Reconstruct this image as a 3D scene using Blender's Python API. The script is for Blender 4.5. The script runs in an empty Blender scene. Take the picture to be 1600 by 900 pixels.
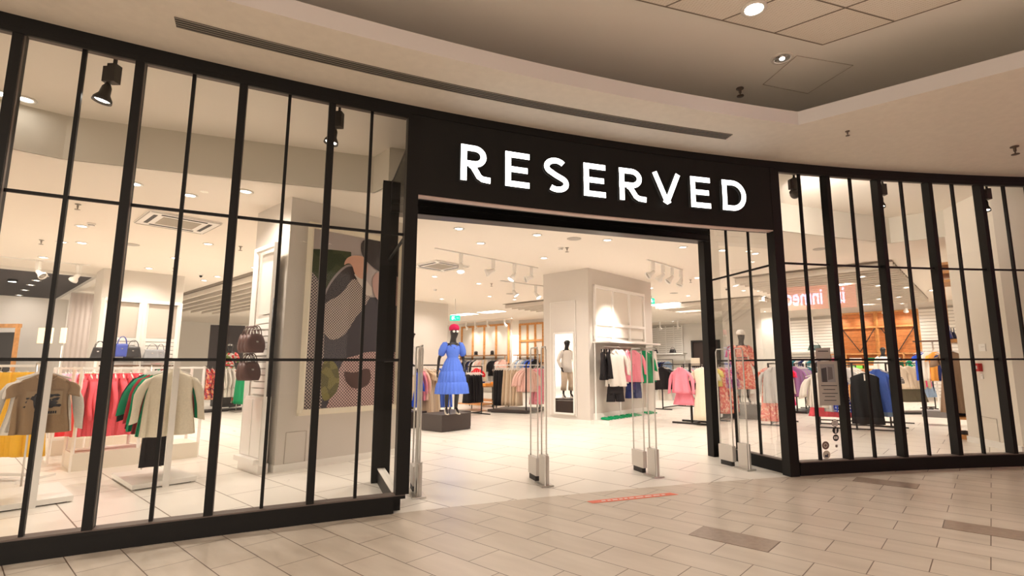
import bpy, bmesh, math, random
import numpy as np
from mathutils import Vector, Matrix
random.seed(7)
S = bpy.context.scene
COL = S.collection
# ---------------------------------------------------------------- camera
F, PITCH, ROLL, CX, CY, H = 806.25, math.radians(8.1846), math.radians(-.2409), 848.75, 455.43, 1.32
cam = bpy.data.cameras.new('camera'); camo = bpy.data.objects.new('camera', cam); COL.objects.link(camo)
c_, s_, cp_, sp_ = math.cos(ROLL), math.sin(ROLL), math.cos(PITCH), math.sin(PITCH)
right = Vector((c_, -s_*sp_, s_*cp_)); up = Vector((-s_, -c_*sp_, c_*cp_)); fwd = Vector((0, cp_, sp_))
M = Matrix((right, up, -fwd)).transposed().to_4x4(); M.translation = Vector((0, 0, H)); camo.matrix_world = M
cam.sensor_width = 36; cam.lens = 36*F/1600; cam.shift_x = -(CX-800)/1600; cam.shift_y = (CY-450)/1600
cam.clip_start = .05; cam.clip_end = 200
S.camera = camo
# ---------------------------------------------------------------- world, exposure
w = bpy.data.worlds.new('world'); S.world = w; w.use_nodes = True
w.node_tree.nodes['Background'].inputs[0].default_value = (.80, .67, .56, 1); w.node_tree.nodes['Background'].inputs[1].default_value = 2.6
S.view_settings.view_transform = 'Standard'; S.view_settings.look = 'None'; S.view_settings.exposure = 0.2; S.view_settings.gamma = 1
S.cycles.max_bounces = 10; S.cycles.diffuse_bounces = 5; S.cycles.transparent_max_bounces = 24; S.cycles.glossy_bounces = 4
S.cycles.sample_clamp_indirect = 30; S.cycles.caustics_reflective = False; S.cycles.caustics_refractive = False
WARM = (1, .885, .785)
SHOP_W = 116.; MALL_W = 265.
# ---------------------------------------------------------------- coordinates
TH = math.radians(-40.68); UX, UY = math.cos(TH), math.sin(TH); VX, VY = -UY, UX
def W(u, v, z=0.): return Vector((u*UX+v*VX, u*UY+v*VY, z))
def toUV(p): return (p[0]*UX+p[1]*UY, p[0]*VX+p[1]*VY)
def ray(x, y):                       # photo pixel -> direction in the place
    a = (x-CX)/F; b = -(y-CY)/F
    a, b = a*c_-b*s_, a*s_+b*c_
    return (a, cp_-b*sp_, sp_+b*cp_)
def G(x, y, z=0.):                   # where that direction meets height z
    d = ray(x, y); t = (z-H)/d[2]; return Vector((d[0]*t, d[1]*t, z))
def D(x, Y, y=None):                 # point at depth Y; on the floor unless y is given
    d = ray(x, 600 if y is None else y); t = Y/d[1]; return Vector((d[0]*t, Y, 0 if y is None else H+d[2]*t))
def onU(x, y, u0):
    d = ray(x, y); t = u0/(d[0]*UX+d[1]*UY); return (t*(d[0]*VX+d[1]*VY), H+d[2]*t)
def onV(x, y, v0):
    d = ray(x, y); t = v0/(d[0]*VX+d[1]*VY); return (t*(d[0]*UX+d[1]*UY), H+d[2]*t)
CCX, CCY, CR = 8.7322, -17.3048, 24.444
def C(s, off=0., z=0.):              # point on the curved shopfront: arc length s, distance behind the glass
    th = math.pi/2-s/CR; return Vector((CCX+(CR+off)*math.cos(th), CCY+(CR+off)*math.sin(th), z))
def onC(x, y, off=0.):
    d = ray(x, y); r = CR+off; a = d[0]**2+d[1]**2; b = -2*(d[0]*CCX+d[1]*CCY); c = CCX**2+CCY**2-r*r
    t = (-b+math.sqrt(b*b-4*a*c))/(2*a)
    return ((math.pi/2-math.atan2(d[1]*t-CCY, d[0]*t-CCX))*CR, H+d[2]*t)
# ---------------------------------------------------------------- materials
MATS = {}
def mat(name, col=(.8, .8, .8), rough=.6, metal=0., emit=None, es=0., bump=0., bscale=40., var=0., coat=0., spec=.5):
    if name in MATS: return MATS[name]
    m = bpy.data.materials.new(name); m.use_nodes = True; nt = m.node_tree; b = nt.nodes['Principled BSDF']
    b.inputs['Base Color'].default_value = (*col, 1); b.inputs['Roughness'].default_value = rough; b.inputs['Metallic'].default_value = metal
    b.inputs['Specular IOR Level'].default_value = spec
    if coat: b.inputs['Coat Weight'].default_value = coat
    if emit: b.inputs['Emission Color'].default_value = (*emit, 1); b.inputs['Emission Strength'].default_value = es
    if bump or var:
        tc = nt.nodes.new('ShaderNodeTexCoord'); n = nt.nodes.new('ShaderNodeTexNoise'); n.inputs['Scale'].default_value = bscale; n.inputs['Detail'].default_value = 3
        nt.links.new(tc.outputs['Object'], n.inputs['Vector'])
        if bump:
            bp = nt.nodes.new('ShaderNodeBump'); bp.inputs['Strength'].default_value = bump; bp.inputs['Distance'].default_value = .01
            nt.links.new(n.outputs['Fac'], bp.inputs['Height']); nt.links.new(bp.outputs['Normal'], b.inputs['Normal'])
        if var:
            cr = nt.nodes.new('ShaderNodeValToRGB'); cr.color_ramp.elements[0].color = (*[c*(1-var) for c in col], 1); cr.color_ramp.elements[1].color = (*[min(1, c*(1+var)) for c in col], 1)
            cr.color_ramp.elements[0].position = .3; cr.color_ramp.elements[1].position = .7
            nt.links.new(n.outputs['Fac'], cr.inputs['Fac']); nt.links.new(cr.outputs['Color'], b.inputs['Base Color'])
    MATS[name] = m; return m
def fab(name, col, rough=.85, pat=None, col2=None, col3=None, scale=20.):
    """cloth; pat: floral, stripe, dots, check, ombre"""
    if name in MATS: return MATS[name]
    if not pat: return mat(name, col, rough, bump=.25, bscale=60, var=.05, spec=.25)
    m = mat(name, col, rough, spec=.25); nt = m.node_tree; b = nt.nodes['Principled BSDF']
    tc = nt.nodes.new('ShaderNodeTexCoord'); L = nt.links.new
    cr = nt.nodes.new('ShaderNodeValToRGB'); cr.color_ramp.interpolation = 'CONSTANT'; e = cr.color_ramp.elements
    if pat == 'floral':
        t = nt.nodes.new('ShaderNodeTexVoronoi'); t.inputs['Scale'].default_value = scale; L(tc.outputs['Object'], t.inputs['Vector'])
        sp = nt.nodes.new('ShaderNodeSeparateColor'); L(t.outputs['Color'], sp.inputs[0]); L(sp.outputs[0], cr.inputs['Fac'])
        e[0].color = (*col, 1); e[1].position = .45; e[1].color = (*col2, 1); x = e.new(.75); x.color = (*(col3 or col2), 1)
    elif pat == 'dots':
        t = nt.nodes.new('ShaderNodeTexVoronoi'); t.inputs['Scale'].default_value = scale; t.inputs['Randomness'].default_value = .3; L(tc.outputs['Object'], t.inputs['Vector'])
        L(t.outputs['Distance'], cr.inputs['Fac']); e[0].color = (*col2, 1); e[1].position = .33; e[1].color = (*col, 1)
    elif pat == 'stripe':
        t = nt.nodes.new('ShaderNodeTexWave'); t.bands_direction = 'Z'; t.inputs['Scale'].default_value = scale; L(tc.outputs['Object'], t.inputs['Vector'])
        L(t.outputs['Fac'], cr.inputs['Fac']); e[0].color = (*col, 1); e[1].position = .5; e[1].color = (*col2, 1)
    elif pat == 'check':
        t = nt.nodes.new('ShaderNodeTexChecker'); t.inputs['Scale'].default_value = scale; L(tc.outputs['Object'], t.inputs['Vector'])
        L(t.outputs['Fac'], cr.inputs['Fac']); e[0].color = (*col, 1); e[1].position = .5; e[1].color = (*col2, 1)
    elif pat == 'ombre':
        sp = nt.nodes.new('ShaderNodeSeparateXYZ'); L(tc.outputs['Object'], sp.inputs[0]); mp = nt.nodes.new('ShaderNodeMapRange')
        mp.inputs[1].default_value = -.5; mp.inputs[2].default_value = -.1; L(sp.outputs['Z'], mp.inputs[0]); L(mp.outputs[0], cr.inputs['Fac']); cr.color_ramp.interpolation = 'LINEAR'
        e[0].color = (*col, 1); e[1].color = (*col2, 1)
    L(cr.outputs['Color'], b.inputs['Base Color']); return m
def tiles(name, c1, c2, joint, bw, bh, u0, v0, off, rough, odd=None, jw=.006, depth=.5):
    m = bpy.data.materials.new(name); m.use_nodes = True; nt = m.node_tree; b = nt.nodes['Principled BSDF']; L = nt.links.new
    tc = nt.nodes.new('ShaderNodeTexCoord'); mp = nt.nodes.new('ShaderNodeMapping'); mp.vector_type = 'POINT'
    # object coords -> tile frame: rotate by -TH, then shift
    mp.inputs['Rotation'].default_value = (0, 0, -TH); mp.inputs['Location'].default_value = (-u0, -v0, 0)
    L(tc.outputs['Object'], mp.inputs['Vector'])
    br = nt.nodes.new('ShaderNodeTexBrick'); br.offset = off; br.offset_frequency = 2; br.squash = 1
    br.inputs['Scale'].default_value = 1; br.inputs['Brick Width'].default_value = bw; br.inputs['Row Height'].default_value = bh
    br.inputs['Mortar Size'].default_value = jw/2; br.inputs['Mortar Smooth'].default_value = .1; br.inputs['Bias'].default_value = 0
    br.inputs['Color1'].default_value = (*c1, 1); br.inputs['Color2'].default_value = (*c2, 1); br.inputs['Mortar'].default_value = (*joint, 1)
    L(mp.outputs[0], br.inputs['Vector'])
    ns = nt.nodes.new('ShaderNodeTexNoise'); ns.inputs['Scale'].default_value = 1.3; ns.inputs['Detail'].default_value = 5
    mp2 = nt.nodes.new('ShaderNodeMapping'); mp2.inputs['Scale'].default_value = (1, 5, 1); L(mp.outputs[0], mp2.inputs['Vector']); L(mp2.outputs[0], ns.inputs['Vector'])
    mx = nt.nodes.new('ShaderNodeMix'); mx.data_type = 'RGBA'; mx.blend_type = 'MULTIPLY'; mx.inputs[0].default_value = depth
    cr = nt.nodes.new('ShaderNodeValToRGB'); cr.color_ramp.elements[0].color = (.82, .80, .78, 1); cr.color_ramp.elements[0].position = .3; cr.color_ramp.elements[1].position = .65
    L(ns.outputs['Fac'], cr.inputs['Fac']); L(br.outputs['Color'], mx.inputs[6]); L(cr.outputs[0], mx.inputs[7]); L(mx.outputs[2], b.inputs['Base Color'])
    rr = nt.nodes.new('ShaderNodeMapRange'); rr.inputs[3].default_value = rough; rr.inputs[4].default_value = rough+.12; L(ns.outputs['Fac'], rr.inputs[0]); L(rr.outputs[0], b.inputs['Roughness'])
    bp = nt.nodes.new('ShaderNodeBump'); bp.invert = True; bp.inputs['Strength'].default_value = .25; bp.inputs['Distance'].default_value = .003; L(br.outputs['Fac'], bp.inputs['Height']); L(bp.outputs[0], b.inputs['Normal'])
    return m
def glassmat(name, tint=(.97, .98, .96), refl=1.0, ior=1.45):
    m = bpy.data.materials.new(name); m.use_nodes = True; nt = m.node_tree; nt.nodes.clear(); L = nt.links.new
    o = nt.nodes.new('ShaderNodeOutputMaterial'); mx = nt.nodes.new('ShaderNodeMixShader'); t = nt.nodes.new('ShaderNodeBsdfTransparent'); g = nt.nodes.new('ShaderNodeBsdfGlossy'); f = nt.nodes.new('ShaderNodeFresnel')
    t.inputs[0].default_value = (*tint, 1); g.inputs['Roughness'].default_value = 0; f.inputs[0].default_value = ior
    ml = nt.nodes.new('ShaderNodeMath'); ml.operation = 'MULTIPLY'; ml.inputs[1].default_value = refl; L(f.outputs[0], ml.inputs[0])
    L(ml.outputs[0], mx.inputs[0]); L(t.outputs[0], mx.inputs[1]); L(g.outputs[0], mx.inputs[2]); L(mx.outputs[0], o.inputs[0]); return m
M_black = mat('black_metal', (.0045, .004, .0038), .5, spec=.28, bump=.05, bscale=200)
M_litframe = mat('lit_frame_brown', (.13, .10, .085), .5, bump=.03)  # light falling on the black frame, put into a brown colour
M_white = mat('white_paint', (.80, .77, .72), .75, bump=.04, bscale=80)
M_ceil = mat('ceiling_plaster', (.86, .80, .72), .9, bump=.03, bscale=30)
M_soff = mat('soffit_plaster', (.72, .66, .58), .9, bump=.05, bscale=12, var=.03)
M_drop = mat('bulkhead_paint', (.66, .62, .54), .9, bump=.03)
M_colm = mat('column_plaster', (.66, .62, .57), .8, bump=.04, bscale=30)
M_wht2 = mat('white_lacquer', (.86, .84, .80), .35, bump=.02)
M_wood = mat('honey_wood', (.62, .30, .10), .5, bump=.1, bscale=12, var=.2)
M_chrome = mat('brushed_steel', (.62, .60, .57), .28, 1.)
M_blk2 = mat('satin_black', (.02, .018, .017), .5)
M_brownbox = mat('dark_brown_laminate', (.045, .032, .028), .45, bump=.03)
M_light = mat('lamp_glow', (1, 1, 1), .5, emit=(1, .93, .84), es=14)
M_grey = mat('grey_plastic', (.45, .42, .38), .6)
M_glass = glassmat('window_glass', (.985, .985, .965), refl=.40); M_acryl = glassmat('clear_acrylic', (.93, .95, .94), .12); M_glassr = glassmat('window_glass_right', (.985, .985, .965), refl=1.25); M_gret = glassmat('return_glass', (.95, .96, .94), .22)
# ---------------------------------------------------------------- mesh builder
class MB:
    def __init__(s): s.v = []; s.f = []; s.m = []; s.sm = []
    def add(s, vs, fs, mi=0, smooth=False):
        n = len(s.v); s.v += [tuple(p) for p in vs]; s.f += [tuple(i+n for i in f) for f in fs]; s.m += [mi]*len(fs); s.sm += [smooth]*len(fs); return s
    def box(s, c, d, ax=(1, 0), mi=0):             # centre, size; ax = direction of local x in plan
        l = math.hypot(*ax); a = Vector((ax[0]/l, ax[1]/l, 0)); b = Vector((-a.y, a.x, 0)); c = Vector(c)
        vs = [c+a*(d[0]/2*i)+b*(d[1]/2*j)+Vector((0, 0, d[2]/2*k)) for k in (-1, 1) for j in (-1, 1) for i in (-1, 1)]
        return s.add(vs, [(0, 2, 3, 1), (4, 5, 7, 6), (0, 1, 5, 4), (2, 6, 7, 3), (0, 4, 6, 2), (1, 3, 7, 5)], mi)
    def bar(s, p, q, w, h, mi=0):                  # rectangular bar p->q, w sideways, h the other way
        p, q = Vector(p), Vector(q); d = (q-p).normalized(); ref = Vector((0, 0, 1)) if abs(d.z) < .95 else Vector((VX, VY, 0))
        a = d.cross(ref).normalized(); b = a.cross(d).normalized()
        vs = [e+a*(w/2*i)+b*(h/2*j) for e in (p, q) for i, j in ((-1, -1), (1, -1), (1, 1), (-1, 1))]
        return s.add(vs, [(3, 2, 1, 0), (4, 5, 6, 7), (0, 1, 5, 4), (1, 2, 6, 5), (2, 3, 7, 6), (3, 0, 4, 7)], mi)
    def tube(s, pts, r, n=8, mi=0, caps=True):
        pts = [Vector(p) for p in pts]; rs = r if isinstance(r, (list, tuple)) else [r]*len(pts); rings = []
        for i, p in enumerate(pts):
            d = (pts[min(i+1, len(pts)-1)]-pts[max(i-1, 0)]).normalized(); ref = Vector((0, 0, 1)) if abs(d.z) < .9 else Vector((1, 0, 0))
            a = d.cross(ref).normalized(); b = a.cross(d).normalized()
            rings.append([p+(a*math.cos(t)+b*math.sin(t))*rs[i] for t in [2*math.pi*k/n for k in range(n)]])
        return s.loft(rings, mi, caps)
    def loft(s, rings, mi=0, caps=True, smooth=True):
        n = len(rings[0]); vs = [p for r in rings for p in r]; fs = []
        for i in range(len(rings)-1):
            for k in range(n): a = i*n+k; b = i*n+(k+1) % n; fs.append((a, b, b+n, a+n))
        if caps: fs += [tuple(range(n))[::-1], tuple((len(rings)-1)*n+k for k in range(n))]
        return s.add(vs, fs, mi, smooth)
    def lathe(s, prof, c=(0, 0, 0), n=20, mi=0):
        c = Vector(c); return s.loft([[c+Vector((r*math.cos(2*math.pi*k/n), r*math.sin(2*math.pi*k/n), z)) for k in range(n)] for r, z in prof], mi)
    def prism(s, poly, z0, z1, mi=0):
        n = len(poly); vs = [(p[0], p[1], z0) for p in poly]+[(p[0], p[1], z1) for p in poly]
        return s.add(vs, [tuple(range(n))[::-1], tuple(range(n, 2*n))]+[(i, (i+1) % n, (i+1) % n+n, i+n) for i in range(n)], mi)
    def ball(s, c, r, mi=0, n=12, sc=(1, 1, 1)):
        c = Vector(c); m = n//2
        rings = [[c+Vector((r*sc[0]*math.sin(math.pi*i/m)*math.cos(2*math.pi*k/n), r*sc[1]*math.sin(math.pi*i/m)*math.sin(2*math.pi*k/n), r*sc[2]*math.cos(math.pi*i/m))) for k in range(n)] for i in [.15]+list(range(1, m))+[m-.15]]
        return s.loft(rings, mi)
    def build(s, name, mats, parent=None, loc=None, rotz=None, kind=None):
        me = bpy.data.meshes.new(name); me.from_pydata(s.v, [], s.f)
        for m in (mats if isinstance(mats, (list, tuple)) else [mats]): me.materials.append(m)
        me.polygons.foreach_set('material_index', s.m); me.polygons.foreach_set('use_smooth', s.sm); me.update()
        return link(name, me, parent, loc, rotz, kind)
def link(name, me, parent=None, loc=None, rotz=None, kind=None):
    o = bpy.data.objects.new(name, me); COL.objects.link(o)
    if parent: o.parent = parent
    if loc is not None: o.location = loc
    if rotz is not None: o.rotation_euler = (0, 0, rotz)
    if kind: o['kind'] = kind
    return o
def tag(o, label, cat, group=None):
    o['label'] = label; o['category'] = cat
    if group: o['group'] = group
    return o
def thing(name, label, cat, loc=(0, 0, 0), rotz=0, group=None):
    o = bpy.data.objects.new(name, None); COL.objects.link(o); o.location = loc; o.rotation_euler = (0, 0, rotz); o.empty_display_size = .1
    return tag(o, label, cat, group)
def local(root):                                  # world point -> coordinates of a thing's empty
    c, s = math.cos(root.rotation_euler.z), math.sin(root.rotation_euler.z); L = Vector(root.location)
    def f(p):
        d = Vector(p)-L; return Vector((d.x*c+d.y*s, -d.x*s+d.y*c, d.z))
    return f
def dup(root, loc, rotz=None, label=None, group=None):
    r = root.copy(); COL.objects.link(r); r.location = loc
    if rotz is not None: r.rotation_euler = (0, 0, rotz)
    if label: r['label'] = label
    if group: r['group'] = group
    for ch in list(root.children):
        c = ch.copy(); COL.objects.link(c); c.parent = r
        for g in list(ch.children): d = g.copy(); COL.objects.link(d); d.parent = c
    return r
ZC, ZW, ZS = 3.6, 4.1, 3.93        # shop ceiling, ceiling behind the glass, mall soffit
SILL, T1, T2, ZT = .163, 1.38, 2.604, 3.838
AU = math.atan2(UY, UX)            # plan angle of the shop grid's U axis
AV = AU+math.pi/2
# ================================================================ STRUCTURE
# floors: the joint between mall and shop follows the shopfront
def ring_floor(name, s0, s1, o0, o1, m, z=0.):
    mb = MB(); n = 60; ss = [s0+(s1-s0)*i/n for i in range(n+1)]
    vs = [C(s, o0, z) for s in ss]+[C(s, o1, z) for s in ss]
    mb.add(vs, [(i, i+1, n+2+i, n+1+i) for i in range(n)]); return mb.build(name, m, kind='structure')
M_fshop = tiles('shop_porcelain_tiles', (.80, .76, .69), (.83, .79, .72), (.22, .17, .13), 1.2, .6, -6.15, 1.50, .5, .24, jw=.011, depth=.12)
M_fmall = tiles('mall_stone_tiles', (.60, .53, .44), (.64, .565, .475), (.15, .105, .075), .601, .297, -4.038, 2.80, .5, .28, jw=.007, depth=.8)
ring_floor('floor', -34, 26, 0-.04, 34, M_fshop)
ring_floor('floor', -34, 26, -23, -.04, M_fmall)
trim_n = [0]
# darker replaced tiles of the mall floor
for (x0, y0), nm in (((0, 0), 'a'),):
    pass
def tile_at(px_, py_, label):
    a = G(px_, py_); u, v = toUV(a); j = math.floor((v-2.80)/.297); u0 = -4.038+(0 if j % 2 else .3005)
    i = math.floor((u-u0)/.601); uc = u0+(i+.5)*.601; vc = 2.80+(j+.5)*.297
    o = MB().box((0, 0, 0), (.594, .290, .002)).build('floor_tile', mat('brown_stone_tile', (.31, .235, .18), .3, bump=.1, bscale=20, var=.12), loc=W(uc, vc, .0011), rotz=AU)
    o['kind'] = 'structure'; return o
tile_at(1100, 830, ''); tile_at(1480, 820, ''); tile_at(1345, 751, '')
# shop ceiling with the stepped edge behind the glass
DROP = [(-12, -2), (-8.2, 2.2), (-5.9, 4.85), (-5.3, 5.43), (-4.79, 5.64), (-3.75, 6.05), (-2.25, 6.6), (-1.95, 6.3), (2.42, 7.88), (4.21, 8.70), (5.17, 9.08), (6.62, 9.60), (7.30, 9.12)]
SLAT_L = [(-30, 4.70), (-13.3, 4.70), (-13.3, 9.5), (-30, 9.5)]
far = [W(1.5, 12)[:2], W(1.5, 28)[:2], W(-31, 28)[:2], W(-31, -4)[:2]]
MB().prism(list(DROP)+far, ZC, ZC+.05).build('ceiling', M_ceil, kind='structure')
mb = MB(); n = len(DROP)
for i in range(n-1):
    a, b = DROP[i], DROP[i+1]; mb.bar((*a, (ZC+ZW)/2), (*b, (ZC+ZW)/2), .03, ZW-ZC)
mb.build('trim_1', M_drop, kind='structure')
wp = [C(-26+i*38/30, .05)[:2] for i in range(31)]+[(14, 12), (8, 13), (-3, 11), (-14, 8)]
MB().prism(wp, ZW, ZW+.05).build('ceiling', M_ceil, kind='structure')
# black ceiling of the far left area
mb = MB(); mb.prism([W(-30, -3.9)[:2], W(-16.75, -3.9)[:2], W(-16.75, 2.32)[:2], W(-30, 2.32)[:2]], ZC-.02, ZC-.004)
mb.build('ceiling', mat('black_ceiling', (.02, .016, .02), .6), kind='structure')
mb = MB(); mb.bar(W(-30, 2.40, ZC-.05), W(-16.6, 2.40, ZC-.05), .16, .1); mb.bar(W(-16.67, 2.4, ZC-.03), W(-16.67, -3.9, ZC-.03), .16, .06)
mb.build('trim_2', M_white, kind='structure')
# walls (shop grid)
def uvwall(name, a, b, z0=0, z1=ZC, t=.12, m=None):
    return MB().bar(W(*a, (z0+z1)/2), W(*b, (z0+z1)/2), t, z1-z0).build(name, m or M_white, kind='structure')
uvwall('wall_back', (-31, 18.5), (-18.0, 18.5)); uvwall('wall_back', (-18.05, 19.15), (-16.3, 19.15)); uvwall('wall_back', (-16.3, 19.1), (-16.3, 27))
uvwall('wall_back', (-16.3, 27), (-9, 27)); uvwall('wall_back', (-9, 27), (-9, 23.75)); uvwall('wall_back', (-9, 23.75), (1.5, 23.75))
uvwall('wall_left', (-30.5, -4), (-30.5, 18.5))
# right wall with its end face
pr = [W(-.42, 11.68)[:2], G(1600, 709)[:2], C(-1.2, .3)[:2], C(1.5, .3)[:2], W(1.5, 11.68)[:2]]
MB().prism([Vector(p) for p in pr], 0, ZW).build('wall_right', mat('right_wall_paint', (.74, .69, .61), .8, bump=.03), kind='structure')
mb = MB(); a = W(-.43, 11.68); b = Vector((*G(1600, 709)[:2], 0)); d = (b-a).normalized(); nn = Vector((d.y, -d.x, 0))
if nn.dot(-a) < 0: nn = -nn
mb.bar(a+nn*.008+Vector((0, 0, .05)), b+nn*.008+Vector((0, 0, .05)), .02, .1); mb.build('baseboard_right', M_wht2, kind='structure')
NR = nn
uvwall('wall_right', (1.0, 11.8), (1.0, 23.7))
# columns
def block(name, u0, u1, v0, v1, z1=ZC, m=M_colm, skirt=True):
    o = MB().prism([W(u0, v0)[:2], W(u1, v0)[:2], W(u1, v1)[:2], W(u0, v1)[:2]], 0, z1).build(name, m, kind='structure')
    if skirt:
        e = .012; MB().prism([W(u0-e, v0-e)[:2], W(u1+e, v0-e)[:2], W(u1+e, v1+e)[:2], W(u0-e, v1+e)[:2]], 0, .09).build('baseboard_column', M_wht2, kind='structure')
    return o
block('wall_column', -8.12, -6.97, 2.90, 4.68)
block('wall_column', -8.38, -7.0, 9.76, 12.75)
block('wall_column', -17.2, -15.1, 9.6, 12.15)
block('wall_column', -16.2, -15.3, 2.28, 3.86)
block('wall_column', -8.1, -6.95, 20.55, 21.7)
# mall soffit, upstand and upper ceiling
EO = -1.02
sc = (math.pi/2-math.atan2(5.43-CCY, 2.80-CCX))*CR     # corner of the ceiling opening
def arc(s0, s1, off, n=40): return [C(s0+(s1-s0)*i/n, off) for i in range(n+1)]
cor = C(sc, EO); rdir = (G(1600, 108, 3.93)-G(1240, 200, 3.93)); rdir.z = 0; rdir.normalize()
A1 = arc(-26, sc, EO); far_r = cor+rdir*16
vs = []; fs = []; mb = MB()
O1 = arc(-26, sc, .02); n = len(A1)
mb.add([(p.x, p.y, ZS) for p in A1]+[(p.x, p.y, ZS) for p in O1], [(i, i+1, n+i+1, n+i) for i in range(n-1)])
O2 = arc(sc, 14, .02, 20); poly = [Vector((*cor[:2], ZS))]+[Vector((p.x, p.y, ZS)) for p in O2]+[Vector((40, -3, ZS)), Vector((far_r.x, far_r.y, ZS))]
mb.add(poly, [tuple(range(len(poly)))])
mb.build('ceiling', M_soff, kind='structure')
# ledge face + its narrow top return (the cove lip)
mb = MB(); lip = [(p.x, p.y) for p in A1]+[(far_r.x, far_r.y)]; ZL = 4.085
A2 = [(C(-26+(sc+26)*i/40, EO+.1)) for i in range(41)]; rn = Vector((-rdir.y, rdir.x, 0))
if rn.y < 0: rn = -rn
inn = [(p.x, p.y) for p in A2[:-1]]+[(cor.x+.10, cor.y+.13), (far_r.x+rn.x*.1, far_r.y+rn.y*.1)]
k = len(lip)
mb.add([(x, y, ZS) for x, y in lip]+[(x, y, ZL) for x, y in lip]+[(x, y, ZL) for x, y in inn], [(i, i+1, k+i+1, k+i) for i in range(k-1)]+[(k+i, k+i+1, 2*k+i+1, 2*k+i) for i in range(k-1)])
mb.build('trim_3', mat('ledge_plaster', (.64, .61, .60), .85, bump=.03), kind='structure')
ZU = 4.62
MB().box((2, 3, ZU+.03), (44, 22, .06)).build('ceiling', mat('upper_ceiling_plaster', (.90, .87, .82), .9, bump=.02), kind='structure')
# metal ceiling tiles panel, with frame
q0, q1, q2 = G(1010, 0, ZU), G(1285, 67, ZU), G(1490, 0, ZU)
dL = (q0-q1).normalized(); dR = (q2-q1).normalized()
m = bpy.data.materials.new('perforated_ceiling_tile'); m.use_nodes = True; nt = m.node_tree; b = nt.nodes['Principled BSDF']; b.inputs['Roughness'].default_value = .7
tc = nt.nodes.new('ShaderNodeTexCoord'); mp = nt.nodes.new('ShaderNodeMapping'); mp.inputs['Rotation'].default_value = (0, 0, -math.atan2(dL.y, dL.x)); mp.inputs['Scale'].default_value = (1, 1, 1)
ck = nt.nodes.new('ShaderNodeTexBrick'); ck.offset = 0; ck.inputs['Scale'].default_value = 1; ck.inputs['Brick Width'].default_value = .03; ck.inputs['Row Height'].default_value = .02; ck.inputs['Mortar Size'].default_value = .004
ck.inputs['Color1'].default_value = (.72, .65, .56, 1); ck.inputs['Color2'].default_value = (.76, .69, .60, 1); ck.inputs['Mortar'].default_value = (.86, .80, .72, 1)
nt.links.new(tc.outputs['Object'], mp.inputs[0]); nt.links.new(mp.outputs[0], ck.inputs[0]); nt.links.new(ck.outputs[0], b.inputs[0])
P0 = Vector((q1.x, q1.y, 0))
MB().prism([P0, P0+dL*6, P0+dL*6+dR*6, P0+dR*6][::1], ZU-.02, ZU-.001).build('ceiling', m, kind='structure')
mb = MB(); M_seam = mat('ceiling_seam', (.22, .18, .14), .8)
for k in range(8):
    mb.bar(P0+dL*(k*.62)+Vector((0, 0, ZU-.022)), P0+dL*(k*.62)+dR*5+Vector((0, 0, ZU-.022)), .012, .004)
    mb.bar(P0+dR*(k*.62)+Vector((0, 0, ZU-.022)), P0+dR*(k*.62)+dL*5+Vector((0, 0, ZU-.022)), .012, .004)
mb.build('trim_4', M_seam, kind='structure')
# access hatches: thin outlines
def hatch(name, pts, m, w=.006, closed=True):
    mb = MB(); n = len(pts)
    for i in range(n if closed else n-1): mb.bar(pts[i], pts[(i+1) % n], w, w)
    return mb.build(name, m, kind='structure')
hatch('trim_5', [G(x, y, ZU-.002) for x, y in ((1245, 87), (1333, 102), (1262, 146), (1192, 132))], mat('seam_grey', (.42, .37, .32), .8))
hatch('trim_6', [C(-26+i*(12.33)/20, -.58, ZS-.001) for i in range(21)], mat('seam_grey'), .012, False)
# ---------------------------------------------------------------- shopfront
def cbox(mb, s0, s1, o0, o1, z0, z1, mi=0, n=None):      # block following the curve
    n = n or max(1, int(abs(s1-s0)/.35)); ss = [s0+(s1-s0)*i/n for i in range(n+1)]; vs = []
    for s in ss: vs += [C(s, o0, z0), C(s, o1, z0), C(s, o1, z1), C(s, o0, z1)]
    fs = [(0, 1, 2, 3), tuple(4*n+k for k in (3, 2, 1, 0))]
    for i in range(n):
        for k in range(4): a = 4*i+k; b = 4*i+(k+1) % 4; fs.append((a, a+4, b+4, b))
    mb.add(vs, fs, mi)
SL, SR = -10.39, -5.80            # corner posts
mb = MB(); cbox(mb, -26, 6, -.075, .06, ZT+.004, ZS+.25); cbox(mb, -26, SL, -.075, -.052, 3.795, ZT+.003); cbox(mb, SR, 6, -.075, -.052, 3.795, ZT+.003); mb.build('trim_7', M_black, kind='structure')
mb = MB(); cbox(mb, -26, SL-.035, -.06, .06, ZT-.012, ZT+.003); cbox(mb, SR+.08, 6, -.06, .06, ZT-.012, ZT+.003); mb.build('trim_8', M_litframe, kind='structure')
for nm, s0, s1 in (('baseboard_left', -22, -10.43), ('baseboard_right', -5.72, 4)):
    mb = MB(); cbox(mb, s0, s1, -.05, .05, 0, .125); cbox(mb, s0, s1+(.1 if s1 < -6 else 0), -.065, .06, .125, SILL-.012); cbox(mb, s0, s1+(.1 if s1 < -6 else 0), -.06, .06, SILL-.012, SILL, 1)
    mb.build(nm, [M_black, M_litframe], kind='structure')
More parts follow.
